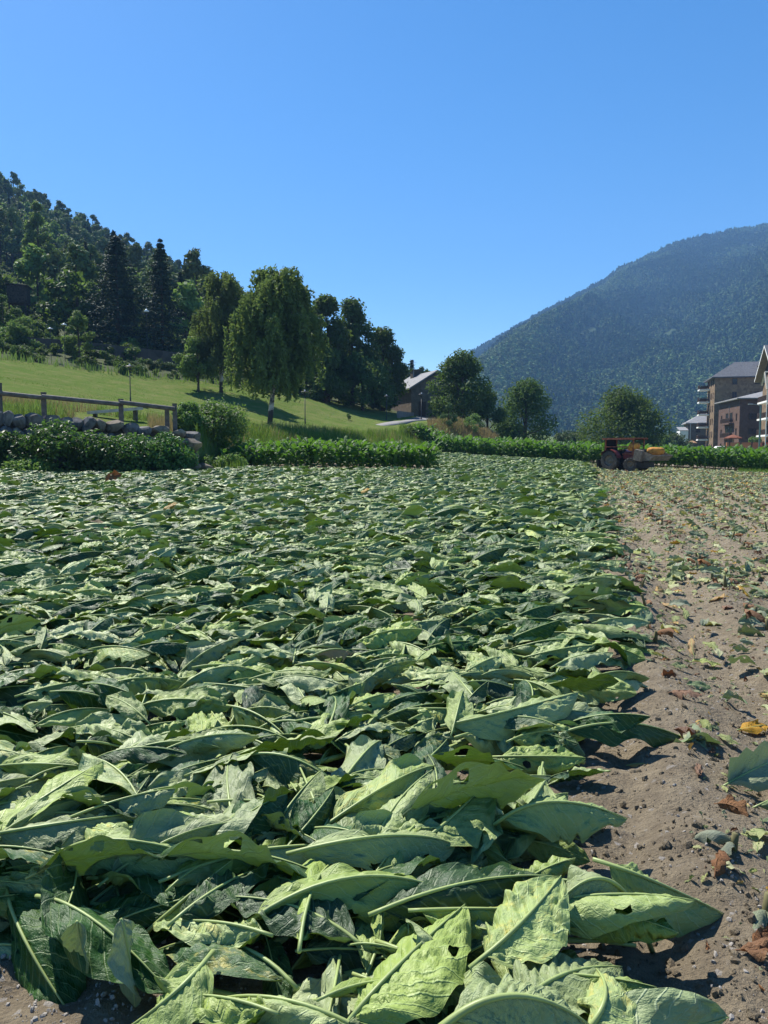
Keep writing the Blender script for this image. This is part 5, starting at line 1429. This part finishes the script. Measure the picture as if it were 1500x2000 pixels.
# small far building
o = house('house', 1342, 200, radians(15), 'small dark stone house with rounded grey slate roof left of the tall block')
ev = zpx(827, 200); walls(o, 12, 9, ev, 'w_house'); hip_roof(o, 12, 9, ev + .02, zpx(808, 204), 'slate_pale', .6, 4.5)
for xx in (2.5, 6, 9): window(o, 'front', xx, ev - 1.8, (1.0, 1.3))
b = MB(); b.box((5.2, .9, ev + .75), (.7, .7, 1.6)); put('chimney', b.mesh('chimney', [M['w_house']]), o)
o = house('annex', 1327, 196, radians(12), 'narrow white rendered annex beside the small slate-roofed house')
ev = zpx(842, 196); walls(o, 2.0, 5, ev, 'w_white')
b = MB(); b.box((1.0, 2.6, ev + .55), (2.2, 5.4, .16), rx=.18); put('roof', b.mesh('roof', [M['slate_pale']]), o)
window(o, 'front', 1.0, 2.0, (.7, 1.4))

# terracotta garden wall, railings, parasols, posts
o = house('garden_wall', 1421, 134, radians(6), 'low terracotta garden wall in front of the reddish apartment house', 'wall')
b = MB(); b.box((4.0, .15, 1.1), (8.4, .3, 2.4)); put('wall', b.mesh('wall', [M['terra']]), o)
for i in range(5):
    b = MB(); b.box((.3 + 1.85 * i, -.06, 1.15), (.16, .1, 2.7)); put('post', b.mesh('post', [M['iron']]), o)
b = MB(); b.box((10.6, .15, 1.9), (4.0, .3, 2.2)); put('wall', b.mesh('wall', [M['terra']]), o)
b = MB(); b.box((10.6, .15, .25), (4.0, .32, .6)); put('base_course', b.mesh('base_course', [M['grey_metal']]), o)
def parasol(px, py, d, mat, label, r=1.6):
    p = at(px, py, d); q = put('parasol', None, None, (p[0], p[1], .9), label=label, cat='parasol'); h = p[2] - .9
    b = MB(); b.tube([(0, 0, 0), (0, 0, h)], .04, 6); put('pole', b.mesh('pole', [M['pale_wood']]), q)
    b = MB(); b.lathe([(0.02, h + .05), (r * .5, h - .22), (r, h - .55), (r, h - .72), (r * .97, h - .58), (.02, h - .02)], n=8); put('canopy', b.mesh('canopy', [M[mat]]), q)
parasol(1432, 849, 138, 'parasol', 'reddish brown open parasol before the loggia house')
parasol(1351, 860, 180, 'parasol_tan', 'tan open parasol before the small dark house', 1.3)
def pole(px, y0, y1, d, label, r, mat):
    a, c = at(px, y0, d), at(px, y1, d); q = put('lamp_post', None, None, (a[0], a[1], c[2]), label=label, cat='lamp post')
    b = MB(); h = a[2] - c[2]; b.tube([(0, 0, -1), (0, 0, h)], [r * 1.3, r], 8); put('pole', b.mesh('pole', [M[mat]]), q)
    b = MB(); b.tube([(0, 0, h - .1), (-.6, 0, h + .15), (-1.3, 0, h + .18)], [.05, .05, .04], 6); b.box((-1.5, 0, h + .2), (.7, .22, .12)); put('lamp_head', b.mesh('lamp_head', [M['grey_metal']]), q)
pole(1486, 792, 886, 112, 'tall green-grey lamp post in front of the gabled building', .11, 'green_metal')
pole(1349, 826, 884, 190, 'far lamp post with a long arm left of the small house', .08, 'grey_metal')
# parked cars showing their roofs over the crop
def car(px, d, label, mat, rz=.1):
    p = at(px, 880, d); q = put('parked_car', None, None, (p[0], p[1], H1(p[0], p[1])), (0, 0, rz), label=label, cat='car')
    b = MB(); xs = np.array([-2.1, -2.05, -1.5, -.9, .6, 1.3, 2.0, 2.1]); top = np.array([.5, .85, .92, 1.42, 1.45, .98, .85, .5]); wd = np.array([.7, .8, .85, .72, .72, .85, .8, .7])
    v = []; 
    for x_, t_, w_ in zip(xs, top, wd): v += [(x_, -w_, .28), (x_, -w_ * 1.02, .7), (x_, -w_ * .9, t_), (x_, w_ * .9, t_), (x_, w_ * 1.02, .7), (x_, w_, .28)]
    f = []
    for i in range(7):
        for j in range(5): f.append([i * 6 + j, i * 6 + j + 1, i * 6 + 6 + j + 1, i * 6 + 6 + j])
    b.add(v, f); e0 = [[0, 1, 4, 5], [1, 2, 3, 4]]; b.f.append(np.array(e0) + 0); b.m.append(np.zeros(2, int)); b.f.append(np.array(e0)[:, ::-1] + 42); b.m.append(np.zeros(2, int))
    put('body', b.mesh('body', [mat], True), q)
    for x_ in (-1.3, 1.3):
        for y_ in (-.78, .78):
            b = MB(); b.lathe([(.0, -.1), (.3, -.1), (.32, 0), (.3, .1), (0, .1)], (x_, y_, .32), 'y', 14); put('wheel', b.mesh('wheel', [M['tyre']], True), q)
    b = MB(); b.box((-.15, 0, 1.16), (1.5, 1.46, .34)); put('window', b.mesh('window', [M['glass']]), q)
car(1409, 150, 'white parked car mostly hidden by the crop beside the terracotta wall', M['white_trim'], .1)
car(1370, 165, 'silver parked car mostly hidden by the crop at the foot of the tall block', M['grey_metal'], -.1)

# stone house on the left: gable towards the field, ridge running away
p = at(803, 812, 104); gz = H1(p[0], p[1])
o = put('stone_house', None, None, (p[0], p[1], gz), (0, 0, radians(20)), label='old stone farmhouse with pale slate roof and squat dark chimney', cat='house')
ez = at(803, 758, 104)[2] - gz; rzz = at(850, 726, 105)[2] - gz; HW, HD = 7.4, 9.0
b = MB(); v = np.array([(0, 0, -1), (HW, 0, -1), (HW, 0, ez), (HW / 2, 0, rzz - .2), (0, 0, ez), (0, HD, -1), (HW, HD, -1), (HW, HD, ez), (HW / 2, HD, rzz - .2), (0, HD, ez)])
b.add(v, [[0, 5, 9, 4], [6, 1, 2, 7], [0, 1, 2, 4], [6, 5, 9, 7]]); b.f.append(np.array([[4, 2, 3], [7, 9, 8]])); b.m.append(np.zeros(2, int))
put('wall', b.mesh('wall', [M['w_house']]), o)
sl = (rzz - ez) / (HW / 2); e_ = .45
v = np.array([(-e_, -e_, ez - sl * e_), (HW / 2, -e_, rzz), (HW + e_, -e_, ez - sl * e_), (-e_, HD + e_, ez - sl * e_), (HW / 2, HD + e_, rzz), (HW + e_, HD + e_, ez - sl * e_)]) + np.array([0, 0, .06])
b = MB(); b.add(np.vstack([v, v + np.array([0, 0, .2])]), [[6, 7, 10, 9], [7, 8, 11, 10], [0, 3, 4, 1], [1, 4, 5, 2], [0, 1, 7, 6], [1, 2, 8, 7], [3, 9, 10, 4], [4, 10, 11, 5], [0, 6, 9, 3], [2, 5, 11, 8]])
roof = put('roof', b.mesh('roof', [M['slate_pale']]), o)
b = MB(); cz = rzz + .75; b.box((HW / 2 - .4, 6.6, cz - .7), (1.15, 1.0, 1.5)); b.box((HW / 2 - .4, 6.6, cz + .1), (1.4, 1.25, .14)); put('chimney', b.mesh('chimney', [M['w_dark']]), o)
b = MB(); q_ = HW / 2 - .9; b.tube([(q_, 6.0, rzz - .5), (q_, 6.0, rzz + 2.2)], .03, 5); b.tube([(q_ - .4, 6.0, rzz + 1.9), (q_ + .4, 6.0, rzz + 1.9)], .02, 4); b.tube([(q_ - .3, 6.0, rzz + 1.6), (q_ + .3, 6.0, rzz + 1.6)], .02, 4); put('antenna', b.mesh('antenna', [M['grey_metal']]), o)
window(o, 'front', 4.4, ez * .6, (1.0, 1.3))
b = MB(); b.box((1.6, -.03, 1.0), (1.0, .1, 2.0)); put('door', b.mesh('door', [M['brown_frame']]), o)
a, c = at(778, 812, 92), at(806, 808, 96)
q = put('parapet', None, None, (a[0], a[1], H1(a[0], a[1])), label='low pale parapet along the path by the stone house', cat='wall')
b = MB(); dv = c - a; b.box((dv[0] / 2, dv[1] / 2, .35), (math.hypot(dv[0], dv[1]), .35, .8), rz=math.atan2(dv[1], dv[0])); put('wall', b.mesh('wall', [M['road']]), q)

# ================================================================== TRACTOR
T0 = at(1221, 918, 46.0); tz = float(h_field(T0[0], T0[1])) + .02
YAW = radians(-54)
trac = put('tractor', None, None, (T0[0], T0[1], tz), (0, 0, YAW), (1.0, 1.0, 1.0), label='old red farm tractor with canopy frame and a big grey loader box in front', cat='tractor')
# local: +X forward, +Y left side
def part(nm, b, mats, parent=trac, smooth=False): return put(nm, b.mesh(nm, [M[m_] for m_ in mats], smooth), parent)
def wheel(nm, x, y, r, w, lugs):
    b = MB(); b.lathe([(r * .56, -w / 2), (r * .9, -w / 2), (r * .97, -w * .38), (r * .97, w * .38), (r * .9, w / 2), (r * .56, w / 2), (r * .5, w * .3), (r * .5, -w * .3), (r * .56, -w / 2)], (0, 0, 0), 'y', 32)
    for i in range(lugs):
        for sg in (-1, 1):
            a = 2 * pi * (i + (.5 if sg > 0 else 0)) / lugs
            b.box((cos(a) * r * .985, sg * w * .22, sin(a) * r * .985), (.07, w * .52, .045), 0, 0, 0, -a + pi / 2)
    q = put('wheel', b.mesh('wheel', [M['tyre']], False), trac, (x, y, r), (0, 0, radians(38) if nm == 'front' else 0))
    b = MB(); b.lathe([(.0, -w * .18), (r * .16, -w * .2), (r * .2, -w * .05), (r * .44, w * -.05), (r * .54, -w * .36), (r * .56, -w * .36), (r * .56, w * .36), (r * .54, w * .36), (r * .44, w * .05), (r * .2, w * .05), (r * .16, w * .2), (0, w * .18)], (0, 0, 0), 'y', 24)
    put('rim', b.mesh('rim', [M['rim']], True), q)
wheel('rear', -.62, -.62, .60, .34, 16); wheel('rear', -.62, .62, .60, .34, 16)
wheel('front', .78, -.58, .39, .24, 14); wheel('front', .78, .58, .39, .24, 14)
b = MB(); b.box((0.1, 0, .62), (1.7, .34, .30)); b.box((-.62, 0, .60), (.5, .5, .42)); b.tube([(-.62, -.6, .6), (-.62, .6, .6)], .07, 8); b.tube([(.78, -.55, .39), (.78, .55, .39)], .05, 8); b.box((.78, 0, .48), (.2, .3, .2)); part('chassis', b, ['black'])
b = MB()   # rounded hood
hx = np.linspace(.05, 1.12, 6); prof = np.array([(-.27, .72), (-.29, .95), (-.22, 1.10), (-.1, 1.15), (.1, 1.15), (.22, 1.10), (.29, .95), (.27, .72)])
v = []; 
for i, x_ in enumerate(hx):
    s_f = 1 - .10 * (i / 5) ** 3; v += [(x_, p_[0] * s_f, .72 + (p_[1] - .72) * (1 - .12 * (i / 5) ** 2)) for p_ in prof]
f = [[i * 8 + j, i * 8 + j + 1, i * 8 + 8 + j + 1, i * 8 + 8 + j] for i in range(5) for j in range(7)]
b.add(v, np.array(f)[:, ::-1]); part('hood', b, ['red_paint'], smooth=True)
b = MB(); b.box((1.13, 0, .88), (.04, .5, .34)); 
for i in range(5): b.box((1.16, 0, .76 + i * .06), (.02, .44, .02))
part('grille', b, ['black'])
for sy in (-.2, .2):
    b = MB(); b.lathe([(0, .06), (.07, .05), (.085, 0), (.07, -.06), (0, -.07)], (1.16, sy, 1.03), 'x', 12); part('headlight', b, ['lamp_white'], smooth=True)
for sy in (-.62, .62):
    b = MB(); a = np.linspace(.25, 2.6, 9); r = .68
    v = np.concatenate([np.stack([-.62 + r * np.cos(a), np.full(9, sy + o_ * .2), .6 + r * np.sin(a)], -1) for o_ in (-1, 1)] + [np.stack([-.62 + (r - .03) * np.cos(a), np.full(9, sy + o_ * .2), .6 + (r - .03) * np.sin(a)], -1) for o_ in (-1, 1)])
    f = [[i, i + 1, 9 + i + 1, 9 + i] for i in range(8)] + [[18 + i, 27 + i, 27 + i + 1, 18 + i + 1] for i in range(8)]
    b.add(v, f); part('fender', b, ['red_paint'])
b = MB(); b.box((-.55, 0, .98), (.45, .45, .10)); b.box((-.78, 0, 1.22), (.10, .45, .44), ry=-.15); part('seat', b, ['dark_cloth'])
b = MB(); a = np.linspace(0, 2 * pi, 17); b.tube(np.stack([-.12 + .08 * np.sin(a), .2 * np.cos(a), 1.28 + .18 * np.sin(a)], -1), .016, 6); b.tube([(.1, 0, 1.05), (-.12, 0, 1.28)], .02, 6); part('steering_wheel', b, ['black'])
b = MB(); b.tube([(.75, -.2, 1.1), (.75, -.2, 1.55)], [.035, .03], 8); part('exhaust', b, ['rust'], smooth=True)
for (x_, y_) in ((-1.05, -.52), (-1.05, .52), (.9, -.5), (.9, .5)):
    b = MB(); b.box((x_, y_, 1.25 if x_ < 0 else 1.40), (.06, .06, 1.30 if x_ < 0 else 1.0)); part('canopy_post', b, ['rust'])
b = MB(); b.box((-.08, 0, 1.925), (2.3, 1.25, .05)); b.box((-.08, -.62, 1.88), (2.3, .04, .08)); b.box((-.08, .62, 1.88), (2.3, .04, .08)); part('canopy_roof', b, ['rust'])
for sy in (-.545, .545):
    b = MB(); b.box((-.3, sy, 1.42), (1.6, .05, .06)); part('side_rail', b, ['rust'])
b = MB(); b.box((-1.12, 0, 1.05), (.05, 1.05, 1.65)); part('rear_panel', b, ['dark_cloth'])
b = MB(); b.box((-1.35, -.3, .45), (.5, .06, .06), ry=.2); b.box((-1.35, .3, .45), (.5, .06, .06), ry=.2); b.box((-1.6, 0, .4), (.08, 1.2, .5)); part('rear_hitch', b, ['black'])
b = MB()   # front loader arms
for sy in (-.42, .42): b.tube([(.1, sy, 1.0), (.8, sy, 1.02), (1.35, sy, .86)], [.05, .055, .05], 6)
b.box((1.3, 0, .78), (.08, .9, .3)); part('loader_arm', b, ['rust'])
b = MB()   # wide open box, tilted
bw, bl, bh = 1.75, .95, .62
x0, x1 = 1.45, 2.4; z0, z1 = .62, 1.22
prof = [(x0, z1 + .06), (x0 - .03, z0 + .12), (x0 + .12, z0), (x1 - .1, z0 + .02), (x1 + .18, z1 - .30)]
for sy in (-1, 1):
    y_ = sy * bw / 2
    v = np.array([(p_[0], y_, p_[1]) for p_ in prof] + [(p_[0], y_ - sy * .03, p_[1]) for p_ in prof])
    b.add(v, [[0, 1, 2, 3], [0, 3, 4, 4]][:1]); b.f.append(np.array([[0, 3, 4]]) + b.n - 10); b.m.append(np.zeros(1, int)); b.add(v[5:], [[3, 2, 1, 0]]); b.f.append(np.array([[4, 3, 0]]) + b.n - 5); b.m.append(np.zeros(1, int))
pa = np.array(prof)
for i in range(4):
    a_, c_ = pa[i], pa[i + 1]; L = np.hypot(*(c_ - a_)); b.box(((a_[0] + c_[0]) / 2, 0, (a_[1] + c_[1]) / 2), (L, bw, .035), ry=-math.atan2(c_[1] - a_[1], c_[0] - a_[0]))
part('loader_box', b, ['bucket'])
b = MB(); b.box((1.62, -1.0, .93), (.5, .22, .62), ry=.2); part('side_plate', b, ['bucket'])
b = MB(); b.box((.55, 0, .36), (1.2, .5, .3)); b.box((1.4, 0, .38), (.5, 1.0, .34)); part('undercarriage', b, ['black'])
# sacks that lie on the tractor
def sack(loc, s, seed, label, mat='orange', rz=0.0):
    rr = np.random.default_rng(seed); n1_, n2_ = 12, 18; th = np.linspace(.02, pi - .02, n1_); ph = np.linspace(0, 2 * pi, n2_, endpoint=False)
    TH, PH = np.meshgrid(th, ph, indexing='ij'); sx = np.sign(np.cos(PH)) * abs(np.cos(PH)) ** .55; sy = np.sign(np.sin(PH)) * abs(np.sin(PH)) ** .55
    r = np.sin(TH) ** .5; X = r * sx; Y = r * sy; Z = np.sign(np.cos(TH)) * abs(np.cos(TH)) ** .7
    nz = 1 + .16 * vnoise(PH * 2.5, TH * 3, seed); V = np.stack([X * nz * s[0] / 2, Y * nz * s[1] / 2, (Z * nz) * s[2] / 2 + .12 * s[0] * X], -1).reshape(-1, 3)
    i = np.arange(n1_ - 1)[:, None] * n2_; j = np.arange(n2_)[None]; j2 = (j + 1) % n2_
    q = np.stack([i + j, i + n2_ + j, i + n2_ + j2, i + j2], -1).reshape(-1, 4)
    b = MB(); b.add(V, q)
    Rm = Euler((0, 0, YAW)).to_matrix(); w_ = Vector((T0[0], T0[1], tz)) + Rm @ Vector(loc)
    put('sack', b.mesh('sack', [M[mat]], True), None, w_, (0, .25, YAW + rz), label=label, cat='sack')
sack((.78, -.28, 1.42), (.62, .5, .5), 3, 'orange-yellow sack on the hood of the tractor under the canopy')
sack((1.95, .1, 1.16), (.95, .6, .46), 4, 'orange-yellow sack heaped in the grey loader box of the tractor', rz=.3)

# ================================================================== AIR
hb = MB(); hb.box((500, 1050, 310), (2900, 2400, 660)); 
t = NT('haze'); t.n.remove(t.p); pv = t.node('ShaderNodeVolumePrincipled')
pv.inputs['Color'].default_value = (.27, .54, 1.0, 1); pv.inputs['Density'].default_value = HAZE; pv.inputs['Anisotropy'].default_value = 0.0
t.l.new(pv.outputs[0], t.out.inputs['Volume'])
put('haze', hb.mesh('haze', [t.mat]), kind='stuff')
